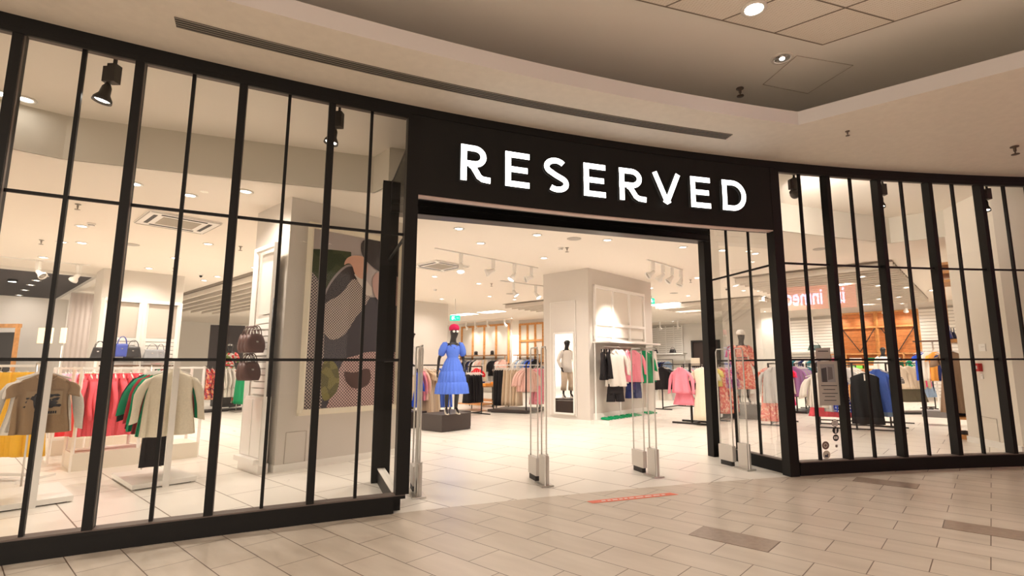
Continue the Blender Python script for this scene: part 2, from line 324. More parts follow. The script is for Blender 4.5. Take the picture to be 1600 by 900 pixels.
def bay(n, s0, sm, s1):           # one window bay: post at s0, glazing bar at sm, next post at s1
    r = bpy.data.objects.new('window_%d' % n, None); COL.objects.link(r); r.location = C(sm, 0, SILL); r['kind'] = 'structure'; f = local(r)
    def bld(mb, nm, m): 
        mb.v = [tuple(f(p)) for p in mb.v]; return mb.build(nm, m, r)
    mb = MB(); cbox(mb, s0-.03, s0+.03, -.07, .05, SILL, ZT-.012, 0, 1)
    if s0 < -10: cbox(mb, s0+.0301, s0+.032, -.05, -.015, SILL+.001, ZT-.013, 1, 1)  # brown strip paints the lit inner side of the left posts
    bld(mb, 'post', [M_black, M_litframe])
    mb = MB(); cbox(mb, sm-.013, sm+.013, -.02, .02, SILL, ZT-.012, 0, 1); bld(mb, 'glazing_bar', M_black)
    for z in (T1, T2):
        mb = MB(); cbox(mb, s0+.03, sm-.013, -.012, .012, z-.012, z+.012, 0, 1); cbox(mb, sm+.013, s1-.03, -.012, .012, z-.012, z+.012, 0, 1); bld(mb, 'transom', M_black)
    A0, B0 = C(s0), C(s1); ch = lambda s, z: A0+(B0-A0)*((s-s0)/(s1-s0))+Vector((0, 0, z))
    for a, b in ((s0+.02, sm), (sm, s1-.02)):
        mb = MB(); mb.add([ch(a, SILL), ch(b, SILL), ch(b, ZT), ch(a, ZT)], [(0, 1, 2, 3)]); bld(mb, 'pane', M_glassr if -6 < s0 < -3 else M_glass)
    return r
P_L = [-13.33, -12.60, -11.865, -11.13, SL]; T_L = [-12.96, -12.235, -11.495, -10.763]
k = 1
for i in range(-4, 4):
    if i < 0: bay(k, -13.33+i*.735, -13.33+(i+.5)*.735, -13.33+(i+1)*.735)
    else: bay(k, P_L[i], T_L[i], P_L[i+1])
    k += 1
P_R = [SR, -5.00, -4.21, -3.41, -2.61, -1.81, -1.01, -.21, .59]; 
for i in range(8):
    bay(k, P_R[i], -5.39 if i == 0 else (P_R[i]+P_R[i+1])/2, P_R[i+1]); k += 1
# corner posts, door posts, glazed returns
mb = MB(); cbox(mb, SL-.03, SL+.09, -.072, .06, SILL, ZT, 0, 1); mb.build('trim_9', M_black, kind='structure')
mb = MB(); cbox(mb, SR-.08, SR+.05, -.072, .07, .0, ZT, 0, 1); mb.build('trim_10', M_black, kind='structure')
DPL, DPR = Vector((-1.90, 6.22, 0)), Vector((2.50, 7.82, 0))
hd = (DPR-DPL).normalized()
mb = MB(); mb.box(DPL+Vector((0, 0, 1.8)), (.20, .14, 3.6), hd[:2]); mb.build('trim_11', M_black, kind='structure')
mb = MB(); mb.box(DPR+Vector((0, 0, 1.8)), (.13, .14, 3.6), hd[:2]); mb.build('trim_12', M_black, kind='structure')
def ret(n, a, b, bars, kerb):
    r = bpy.data.objects.new('window_%d' % n, None); COL.objects.link(r); r.location = a; r['kind'] = 'structure'; f = local(r); a, b = Vector(a), Vector(b); z3 = Vector((0, 0, 1))
    f0 = lambda t, z: f(a+(b-a)*t+z3*z)
    mb = MB(); mb.add([f0(0, SILL), f0(1, SILL), f0(1, 3.55), f0(0, 3.55)], [(0, 1, 2, 3)]); mb.build('pane', M_gret, r)
    for t in bars: MB().bar(f0(t, SILL), f0(t, 3.55), .026, .04).build('glazing_bar', M_black, r)
    for z in (T1, T2): MB().bar(f0(0, z), f0(1, z), .024, .024).build('transom', M_black, r)
    MB().bar(f0(0, .075), f0(1, .075), .07, .15).build('kerb', M_black, r)
    MB().bar(f0(0, SILL-.006), f0(1, SILL-.006), .08, .012).build('sill', M_litframe if kerb else M_white, r)
    return r
ret(k, C(SL, .05), DPL, [], False); ret(k+1, C(SR+.02, .06), DPR+Vector((.08, -.02, 0)), [.36, .71], True)
# recess above the entrance: rolling shutter header and dark soffit
hx = hd[:2]; mid = (DPL+DPR)/2; ln = (DPR-DPL).length
door = bpy.data.objects.new('door_1', None); COL.objects.link(door); door.location = mid; door['kind'] = 'structure'; f = local(door)
mb = MB(); mb.bar(f(DPL+Vector((0, 0, 3.40))), f(DPR+Vector((0, 0, 3.40))), .22, .40); mb.build('shutter_box', mat('shutter_black', (.009, .008, .009), .35), door)
mb = MB(); fr = Vector((hd.y, -hd.x, 0))*.13
mb.bar(f(DPL+fr+Vector((0, 0, 3.32))), f(DPR+fr+Vector((0, 0, 3.32))), .05, .05); mb.bar(f(DPL+fr*.9+Vector((0, 0, 3.205))), f(DPR+fr*.9+Vector((0, 0, 3.205))), .03, .02); mb.build('guide_rail', M_black, door)
mb = MB(); pl = [C(SL+(SR-SL)*i/10, .08) for i in range(11)]+[DPR, DPL]; mb.prism(pl, 3.56, 3.60); mb.build('ceiling', M_black, kind='structure')
# shop sign with lit letters
sg = thing('shop_sign', 'long black fascia sign over the entrance with lit white letters reading RESERVED', 'sign', C((SL+SR)/2, 0, 3.0)); f = local(sg)
def sb(mb, nm, m): mb.v = [tuple(f(p)) for p in mb.v]; return mb.build(nm, m, sg)
mb = MB(); cbox(mb, SL+.088, SR-.078, -.068, .1, 3.012, ZT+.003, 0, 16); sb(mb, 'sign_panel', mat('fascia_black', (.0065, .006, .0055), .65, spec=.3, bump=.03))
mb = MB(); cbox(mb, SL+.088, SR-.078, -.06, .03, 3.0, 3.012, 0, 16); sb(mb, 'sign_underside', mat('sign_underside_lit', (.55, .42, .38), .5))  # the light on the underside is put into its pinkish colour
M_letter = mat('lit_letter_face', (1, 1, 1), .4, emit=(1, .99, .96), es=3.2); M_lside = mat('letter_side', (.05, .05, .05), .5)
def stroke(path, w):                              # outline of a thick path
    pts = [Vector((*p, 0)) for p in path]; L, R = [], []
    for i, p in enumerate(pts):
        d = (pts[min(i+1, len(pts)-1)]-pts[max(i-1, 0)]).normalized(); nn = Vector((-d.y, d.x, 0))*w/2; L.append(p+nn); R.append(p-nn)
    return L, R
def arcp(cx, cy, rx, ry, a0, a1, n=14): return [(cx+rx*math.cos(math.radians(a0+(a1-a0)*i/n)), cy+ry*math.sin(math.radians(a0+(a1-a0)*i/n))) for i in range(n+1)]
t = .165
def glyph(ch):
    if ch == 'E': return [[(t/2, 0), (t/2, 1)], [(0, t/2), (.68, t/2)], [(0, .5), (.63, .5)], [(0, 1-t/2), (.68, 1-t/2)]]
    if ch == 'R': return [[(t/2, 0), (t/2, 1)], [(0, 1-t/2), (.38, 1-t/2)]+arcp(.38, .70, .24, .30-t/2, 90, -90)+[(.38, .40+t/2), (0, .40+t/2)], [(.26, .45), (.34, .40), (.42, .28), (.50, .15), (.60, .09), (.70, t/2), (.82, .075)]]
    if ch == 'S': return [arcp(.34, .735, .25, .265-t/2+.015, 35, 180, 12)+arcp(.34, .735, .25, .18, 180, 225, 4)[1:]+[(.34, .50)]+arcp(.38, .26, .25, .19, 45, 0, 4)+arcp(.38, .26, .25, .26-t/2, 0, -135, 12)[1:]]
    if ch == 'V': return [[(.075, 1), (.385, .08)], [(.695, 1), (.385, .08)]]
    if ch == 'D': return [[(t/2, 0), (t/2, 1)], [(0, 1-t/2), (.34, 1-t/2)]+arcp(.34, .5, .37, .5-t/2, 90, -90, 18)+[(.34, t/2), (0, t/2)]]
letters = [('R', -9.887, .32), ('E', -9.404, .275), ('S', -8.965, .30), ('E', -8.480, .275), ('R', -8.031, .35), ('V', -7.600, .395), ('E', -7.074, .275), ('D', -6.631, .345)]
for ch, s0, wd in letters:
    gl = glyph(ch); wmax = {'E': .68, 'R': .82, 'S': .70, 'V': .77, 'D': .79}[ch]; hgt = .388; mb = MB()
    def P3(p, off): return C(s0+p[0]/wmax*wd, off, 3.207+p[1]*hgt)
    kx = wd/wmax/hgt
    for g in gl:
        L, R = stroke([(x*kx, y) for x, y in g], t); n = len(L)
        for a, off in ((L, 0), (R, 0)): pass
        fr_ = [P3((p.x/kx, p.y), -.118) for p in L]+[P3((p.x/kx, p.y), -.118) for p in R]; bk = [P3((p.x/kx, p.y), -.072) for p in L]+[P3((p.x/kx, p.y), -.072) for p in R]
        mb.add(fr_, [(i, i+1, n+i+1, n+i) for i in range(n-1)], 0)
        mb.add(fr_+bk, [(i, i+1, 2*n+i+1, 2*n+i) for i in range(n-1)]+[(n+i, n+i+1, 3*n+i+1, 3*n+i) for i in range(n-1)]+[(0, n, 3*n, 2*n), (n-1, 2*n-1, 4*n-1, 3*n-1)], 1)
    if ch == 'V':
        mb.add([P3((.385-.11, .08), -.1181), P3((.385+.11, .08), -.1181), P3((.385, -.0), -.1181), P3((.385, .3), -.1181)], [(0, 2, 1, 3)], 0)
    sb(mb, 'letter', [M_letter, M_lside])
# ================================================================ CEILING FIXTURES AND LIGHTS
def spot(parent, energy, loc=(0, 0, -.03), ang=150, size=.05, col=WARM, rot=(0, 0, 0), blend=.9):
    l = bpy.data.lights.new('lamp_light', 'SPOT'); l.energy = energy; l.spot_size = math.radians(ang); l.spot_blend = blend; l.color = col; l.shadow_soft_size = size
    o = bpy.data.objects.new('lamp_light', l); COL.objects.link(o); o.parent = parent; o.location = loc; o.rotation_euler = rot; return o
# recessed downlight prototype
dl = None
ORD = ['leftmost', 'second from left', 'third from left', 'fourth from left', 'fifth from left', 'sixth from left', 'seventh from left', 'eighth from left', 'ninth from left', 'tenth from left', 'eleventh from left', 'twelfth from left', 'thirteenth from left', 'rightmost of fourteen']
def downlight(p, label, group, energy=None, r=.09, first=[]):
    global dl
    if not first:
        t = thing('downlight', label, 'ceiling light', p, 0, group)
        MB().lathe([(.062, 0), (.092, -.002), (.092, -.010), (.066, -.012), (.060, -.002)], n=24).build('trim_ring', M_wht2, t)
        MB().lathe([(.0, -.004), (.060, -.004), (.0, -.0045)], n=24).build('lamp', M_light, t)
        first.append(t)
    else:
        t = dup_nolight(first[0], p, label, group)
    s = r/.09
    if energy: spot(t, energy)
    return t
def dup_nolight(root, loc, label, group):
    r = root.copy(); COL.objects.link(r); r.location = loc; r['label'] = label; r['group'] = group
    for ch in list(root.children):
        if ch.type == 'LIGHT': continue
        c = ch.copy(); COL.objects.link(c); c.parent = r
    return r
ZD = ZC-.001
left_dl = [(210, 287), (128, 353), (97, 378), (68, 402), (297, 305), (325, 381), (274, 403), (233, 419), (384, 299), (340, 432), (319, 438), (398, 418), (140, 458)]
mid_dl = [(717, 357), (751, 380), (839, 367), (850, 403), (679, 432), (748, 443), (765, 463), (690, 467), (804, 468), (949, 375), (1067, 386), (1089, 434), (1017, 450), (1075, 462)]
right_dl = [(1129, 391), (1180, 396), (1162, 454), (1193, 463), (1195, 487), (1315, 436), (1245, 477), (1282, 485)]
slat_dl = [(1347, 432), (1317, 469), (1372, 446), (1373, 467), (1404, 464), (1416, 449), (1409, 474), (1427, 478)]
far_dl = [(-20, 8), (-22, 13), (-13, 16), (-18, 3.2), (-14, 8.5), (-11, 14.5), (-12.5, 1.5), (-12, 5.5), (-20, 6.2), (-23, 8.5), (-25.5, 6), (-27, 10.5), (-18.5, 9), (-5, 17), (-9.5, 17), (-3.2, 21.5), (-6, 22), (-12.5, 21), (-12.5, 25), (-20, 16.5), (-23, 16.8), (-17.3, 17.8), (-.8, 15), (-1.2, 20)]  # several far-left entries are added to brighten the deep left of the shop
for i, (x, y) in enumerate(sorted(left_dl)): downlight(G(x, y, ZD), ORD[i]+' '+'round downlight in the shop ceiling seen through left windows', 'downlights over the left of the shop', SHOP_W*.75)
for i, (x, y) in enumerate(sorted(mid_dl)): downlight(G(x, y, ZD), ORD[i]+' '+'round downlight in the shop ceiling behind the open entrance', 'downlights behind the entrance', SHOP_W)
for i, (x, y) in enumerate(sorted(right_dl)): downlight(G(x, y, ZD), ORD[i]+' '+'round downlight in the plain shop ceiling seen through right windows', 'downlights over the right of the shop', SHOP_W)
for i, (x, y) in enumerate(sorted(slat_dl)): downlight(G(x, y, ZC-.20), ORD[i]+' '+'round downlight set among the ceiling slats behind the right windows', 'downlights in the right slatted ceiling', SHOP_W*.6)
for u, v in far_dl: downlight(W(u, v, ZD), 'tiny round downlight in the deep back of the shop ceiling, some added for light', 'downlights at the back of the shop', SHOP_W*1.5)
# downlights in the black ceiling, one flaring bright
for x, y in ((69, 431), (57, 438), (48, 445), (39, 453), (30, 461), (21, 468)):
    downlight(G(x, y, ZC-.021), 'small bright downlight in the black ceiling at the far left', 'downlights in the black ceiling', 25)
t = thing('spotlight', 'dazzling white spotlight in the black ceiling at the far left', 'ceiling light', G(20, 437, ZC-.02))
MB().lathe([(.10, 0), (.11, -.05), (.09, -.06), (.085, -.02)], n=20).build('housing', M_blk2, t)
MB().lathe([(0, -.05), (.085, -.05), (0, -.052)], n=20).build('lamp', mat('bright_lamp', (1, 1, 1), emit=(1, .96, .95), es=60), t); spot(t, 60, (0, 0, -.07))
for i, (x, y) in enumerate(((2, 146), (40, 155), (455, 272))):
    downlight(G(x, y, ZW-.002), ('round ceiling light behind the top of the far left pane, at the photo edge', 'round ceiling light just right of the first thick post, near the window ceiling edge', 'round ceiling light behind the upper panes just left of the poster column')[i], 'lights in the window ceiling', None)
# square light panels in the deep ceiling
for i, (x, y, lab) in enumerate(((726, 491, 'bright ceiling light panel at the back, just above the blue mannequin'), (768, 487, 'bright ceiling light panel at the back, above the wooden wall frames'), (1040, 475, 'bright ceiling light panel at the back beside the column, leftmost of three'), (1070, 481, 'bright ceiling light panel at the back right, middle of three'), (1100, 486, 'bright ceiling light panel at the back, beside the door post'))):
    p = G(x, y, ZC-.002); t = thing('light_panel', lab, 'ceiling light', p, AU)
    MB().box((0, 0, -.006), (1.24, .64, .012)).build('frame', M_wht2, t); MB().box((0, 0, -.0135), (1.18, .58, .003)).build('diffuser', mat('panel_glow', (1, 1, 1), emit=(1, .95, .88), es=5), t)
# air conditioning cassettes
def cassette(c, label):
    t = thing('air_conditioner', label, 'air conditioner', c, AU)
    MB().box((0, 0, -.012), (.95, .95, .024)).build('panel', M_wht2, t)
    MB().box((0, 0, -.027), (.50, .50, .006)).build('intake_grille', mat('grille_beige', (.40, .36, .30), .7, bump=.4, bscale=150), t)
    for a in range(4):
        c_a, s_a = math.cos(a*math.pi/2), math.sin(a*math.pi/2)
        MB().box((.36*c_a, .36*s_a, -.026), (.05, .60, .006), (c_a, s_a)).build('air_slot', M_blk2, t)
    mb = MB()
    for a in range(4):
        c_a, s_a = math.cos(a*math.pi/2), math.sin(a*math.pi/2); mb.box((.468*c_a, .468*s_a, -.026), (.012, .9, .008), (c_a, s_a))
    mb.build('shadow_gap', M_grey, t)
cassette(Vector((-5.78, 7.94, ZC-.002)), 'square ceiling air conditioner cassette behind the left windows'); cassette(Vector((-2.36, 11.6, ZC-.002)), 'square ceiling air conditioner cassette above the blue mannequin')
# round speakers, sprinklers, detectors, camera
for x, y, lab in ((897, 373, 'round grey ceiling speaker behind the entrance'), (205, 382, 'round grey ceiling speaker behind the left windows'), (1281, 389, 'round grey ceiling speaker behind the right windows'), (1053, 458, 'round grey ceiling speaker to the right of the column, beyond the track lights'), (797, 459, 'round grey ceiling speaker beyond the second track, left of the column')):
    t = thing('ceiling_speaker', lab, 'speaker', G(x, y, ZC)); MB().lathe([(0, -.008), (.115, -.008), (.13, -.004), (.13, 0)], n=28).build('grille', M_grey, t)
def sprinkler(p, label, sc=1., m=None):
    t = thing('sprinkler', label, 'sprinkler', p); m = m or M_chrome
    MB().lathe([(.03*sc, 0), (.03*sc, -.006*sc), (.012*sc, -.008*sc), (.010*sc, -.04*sc), (.008*sc, -.042*sc)], n=12).build('body', m, t)
    MB().lathe([(.004*sc, -.04*sc), (.005*sc, -.062*sc), (.028*sc, -.064*sc), (.028*sc, -.068*sc), (0, -.07*sc)], n=12).build('deflector', m, t)
M_dk = mat('aged_bronze', (.12, .09, .07), .5, .6)
for x, y, z, lab, sc in ((122, 319, ZC, 'ceiling sprinkler behind the left windows, under the upper glazing rail', 1.2), (65, 375, ZC, 'ceiling sprinkler behind the far left window, above the white track', 1.2), (272, 419, ZC, 'ceiling sprinkler above the bag wall, left of the slats', 1.2), (376, 385, ZC, 'ceiling sprinkler left of the poster column', 1.2), (886, 387, ZC, 'ceiling sprinkler beside the smoke detector behind the entrance', 1.3), (1079, 437, ZC, 'ceiling sprinkler right of the short spotlight track', 1.2), (768, 443, ZC, 'ceiling sprinkler between the two spotlight tracks', 1.2), (1156, 138, ZU, 'dark sprinkler on the upper mall ceiling', 1.5), (1585, 229, ZS, 'dark sprinkler on the mall soffit at the right edge', 1.5), (1324, 205, ZS, 'small sprinkler tip on the mall soffit right of the ledge corner', .8)):
    sprinkler(G(x, y, z), lab, sc, M_dk if z != ZC else mat('steel_dull', (.30, .27, .23), .4, .7))
for x, y, lab in ((143, 349, 'white smoke detector on the ceiling behind the left windows'), (876, 387, 'white smoke detector on the ceiling behind the entrance'), (680, 452, 'small detector on the ceiling over the blue mannequin')):
    t = thing('smoke_detector', lab, 'smoke detector', G(x, y, ZC)); MB().lathe([(.055, 0), (.055, -.02), (.04, -.03), (.036, -.045), (0, -.047)], n=16).build('body', M_wht2, t); MB().lathe([(.041, -.03), (.041, -.036), (.030, -.037)], n=16).build('vent_band', M_blk2, t)
for x, y, lab in ((314, 429, 'small black dome camera on the ceiling left of the slats'), (1135, 450, 'small black dome camera on the ceiling behind the entrance return')):
    t = thing('security_camera', lab, 'camera', G(x, y, ZC)); MB().lathe([(.05, 0), (.05, -.02), (.04, -.025)], n=14).build('mount', M_wht2, t); MB().ball((0, 0, -.04), .035, 0, 12).build('dome', mat('black_gloss', (.01, .01, .01), .1), t)
# track spotlights
def head_mesh(white):
    m = M_wht2 if white else mat('spot_black', (.035, .028, .022), .45)
    return m
def track_head(track, p, tilt, yaw, m, lit=True, energy=30, s=1., box=True):
    """one adjustable spotlight on a track: driver box, arm, bell shade, lamp"""
    mb = MB(); mb.box((0, 0, -.075*s), (.055*s, .055*s, .13*s)); mb.tube([(0, 0, -.13*s), (0, 0, -.18*s)], .012*s, 8)
    d = Vector((math.sin(tilt)*math.cos(yaw), math.sin(tilt)*math.sin(yaw), -math.cos(tilt))); c0 = Vector((0, 0, -.18*s)); a = d.orthogonal().normalized(); b = d.cross(a)
    rings = [[c0+d*z+(a*math.cos(t)+b*math.sin(t))*rr for t in [2*math.pi*k/16 for k in range(16)]] for z, rr in ((-.03*s, .018*s), (.0, .032*s), (.06*s, .038*s), (.10*s, .062*s), (.13*s, .066*s), (.125*s, .058*s), (.11*s, .05*s))]
    mb.loft(rings); mb.v = [tuple(Vector(v)+p) for v in mb.v]; hd_o = mb.build('spotlight_head', m, track)
    rg = [[c0+d*z+(a*math.cos(t)+b*math.sin(t))*rr+p for t in [2*math.pi*k/14 for k in range(14)]] for z, rr in ((.112*s, .056*s), (.1125*s, .004))]
    MB().loft(rg).build('lamp', M_light if lit else M_grey, hd_o)
    if lit and energy:
        sp = spot(track, energy, p+c0+d*.14*s, 50 if energy > 300 else 80, .04); sp.rotation_euler = (-d).to_track_quat('Z', 'Y').to_euler()
def track(name_label, a, b, heads, white=True, z=ZC):
    a = Vector((*a[:2], z)); b = Vector((*b[:2], z)); t = thing('track_light', name_label, 'track light', (a+b)/2); f = local(t)
    MB().bar(f(a-Vector((0, 0, .012))), f(b-Vector((0, 0, .012))), .035, .024).build('rail', M_wht2 if white else M_blk2, t)
    for hd_ in heads:
        fr, tilt, yaw, lit = hd_[:4]; track_head(t, f(a+(b-a)*fr-Vector((0, 0, .02))), tilt, yaw, M_wht2 if white else M_blk2, lit, hd_[4] if len(hd_) > 4 else 30, 1.3)
track('white ceiling track with four spotlights just behind the entrance', G(680, 387, ZC), G(840, 418, ZC), [(.22, .3, -1.5, True), (.52, 1.2, 3.3, False), (.74, .6, 3.6, True), (.93, 1.2, 3.4, False)])
track('white ceiling track with spotlights left of the central column', G(782, 438, ZC), G(868, 449, ZC), [(.22, .6, -.3, True), (.62, .7, -.5, True), (.82, .5, 0, True)])
track('short white ceiling track with four spotlights right of the central column', G(1011, 405, ZC), G(1066, 421, ZC), [(.15, 1.0, 3.3, False), (.42, .86, 2.43, True, 320), (.68, .8, 3.3, False), (.95, .4, 3.5, False)])
track('white ceiling track with spotlights before the black ceiling, far left', G(-10, 399, ZC), G(141, 414, ZC), [(.45, .9, 0, False), (.88, .8, 3.0, False)])
track('white track with spotlights above the orange wooden wall', onV(1310, 490, 23.2) and W(-4.6, 22.9), W(-1.9, 22.9), [(.1, .8, 1.1, True), (.38, .8, 1.1, True), (.65, .8, 1.1, True), (.9, .8, 1.1, True)])
track('white track with spotlights in front of the wooden frames at the back', W(-21, 17.6), W(-17, 17.6), [(.15, .8, 1.1, True), (.32, .8, 1.1, True), (.55, .8, 1.1, True), (.85, .8, 1.1, True)])
track('white ceiling track with spotlights at the deep back right', W(-13.6, 24.5), W(-11.6, 24.5), [(.3, .5, 1, True), (.8, .5, 1, True)])
# black spotlights hung behind the top of the windows
for x, y, yaw, lab in ((180, 100, 3.5, 'black spotlight hanging behind the top of the left window'), (531, 168, 3.6, 'black spotlight hanging behind the top of the window nearest the sign'), (1240, 272, 0.2, 'black spotlight hanging behind the first window right of the sign'), (1378, 279, 3.3, 'black spotlight half hidden by the second post right of the sign'), (1541, 290, 3.4, 'black spotlight behind the window top near the right edge')):
    s0, z0 = onC(x, y, .22); p = C(s0, .22); t = thing('window_spotlight', lab, 'spotlight', (p.x, p.y, 3.80)); 
    MB().box((0, 0, .15), (.02, .02, .30)).build('stem', M_blk2, t)
    mb = MB(); mb.box((0, 0, -.03), (.07, .07, .16)); mb.build('driver_box', mat('spot_black', (.035, .028, .022), .45), t)
    hot = x == 1240
    track_head(t, Vector((-.045, .0, .04)), 1.62 if hot else .18, .78 if hot else yaw, mat('spot_black'), True, 280 if hot else 75, 1.05)
# mall downlights in the upper ceiling
def mall_light(p, lab, lit, energy):
    t = thing('mall_downlight', lab, 'ceiling light', p)
    MB().lathe([(.085, .0), (.115, -.002), (.115, -.012), (.088, -.016), (.075, -.001)], n=32).build('trim_ring', mat('pale_ring', (.75, .70, .64), .4), t)
    MB().lathe([(.085, -.010), (.07, -.003), (.03, -.002), (.0, -.0025)], n=24).build('reflector', M_light if lit else M_chrome, t)
    if lit:
        spot(t, energy, (0, 0, -.06), 105, .08, (1, .92, .83))
    else: MB().ball((0, 0, -.01), .03, 0, 10, (1, 1, .6)).build('glint_bulb', M_light, t)  # glowing ball paints the white glints of the unlit reflector
mall_light(G(1178, 13, ZU-.021), 'bright round downlight in the perforated mall ceiling tiles', True, 40)
mall_light(G(1222, 90, ZU), 'round chrome downlight, not lit, in the plain upper mall ceiling', False, 0)
for x, y in ((-3.2, .2), (-.4, -1.6), (3.4, .6), (-6.5, -2.5), (6.5, 2.5), (9, -1), (2.5, -4), (-3, -5)):
    t = thing('mall_downlight', 'round downlight in the mall ceiling above the camera', 'ceiling light', (x, y, ZU), 0, 'mall downlights overhead')
    MB().lathe([(.085, .0), (.115, -.002), (.115, -.012), (.088, -.016), (.075, -.001)], n=24).build('trim_ring', mat('pale_ring'), t); MB().lathe([(.085, -.008), (0, -.007), (0, -.0075)], n=20).build('lamp', M_light, t)
    spot(t, MALL_W, (0, 0, -.06), 140, .1, (1, .92, .83))
# slot diffuser in the soffit
s0, _ = onC(276, 40, -.57); s0 = (math.pi/2-math.atan2(G(275, 38, ZS).y-CCY, G(275, 38, ZS).x-CCX))*CR; s1 = (math.pi/2-math.atan2(G(1140, 213, ZS).y-CCY, G(1140, 213, ZS).x-CCX))*CR
t = thing('air_slot_diffuser', 'long curved black slotted air diffuser in the mall soffit', 'air vent', C((s0+s1)/2, -.57, ZS)); f = local(t)
mb = MB(); cbox(mb, s0, s1, -.635, -.505, ZS-.004, ZS-.0005, 0, 40); mb.v = [tuple(f(p)) for p in mb.v]; mb.build('backing', M_blk2, t)
for o in (-.630, -.600, -.570, -.540, -.510):
    mb = MB(); cbox(mb, s0, s1, o-.0026, o+.0026, ZS-.010, ZS-.002, 0, 40); mb.v = [tuple(f(p)) for p in mb.v]; mb.build('slat', mat('slat_grey', (.30, .27, .23), .5), t)
# slatted ceilings
def slats(label, a, b, u0, u1, n, lim, group=None):
    t = thing('slatted_ceiling', label, 'slatted ceiling', W((u0+u1)/2, (a+b)/2, ZC), 0); f = local(t); m = mat('slat_beige', (.76, .70, .62), .7); m2 = mat('slat_void', (.26, .22, .18), .9)
    mb = MB(); pl = []
    for i in range(n):
        v = a+(b-a)*(i+.5)/n; c0, c1 = lim(v)
        mb2 = MB(); mb2.bar(f(W(c0, v, ZC-.09)), f(W(c1, v, ZC-.09)), .07, .13); mb2.build('slat', m, t)
    c0, c1 = lim(a); d0, d1 = lim(b); mb.prism([f(W(c0, a))[:2], f(W(c1, a))[:2], f(W(d1, b))[:2], f(W(d0, b))[:2]], -.012, -.006); mb.build('backing', m2, t)
slats('beige slatted ceiling section behind the left windows, before the poster column', 4.72, 7.7, -22, -13.3, 8, lambda v: (-24, -13.3+(v-4.7)*-.2))
slats('beige slatted ceiling section behind the right windows', 13.4, 22.3, -6, -1, 24, lambda v: (-4.95, -1.45))
slats('beige slatted ceiling section far back, left of the central column', 13.5, 15.6, -13.6, -9, 6, lambda v: (-13.6, -9.2))
slats('beige slatted ceiling section at the back right of the central column', 17.5, 20.3, -9, -6, 10, lambda v: (-9.5, -5.6))
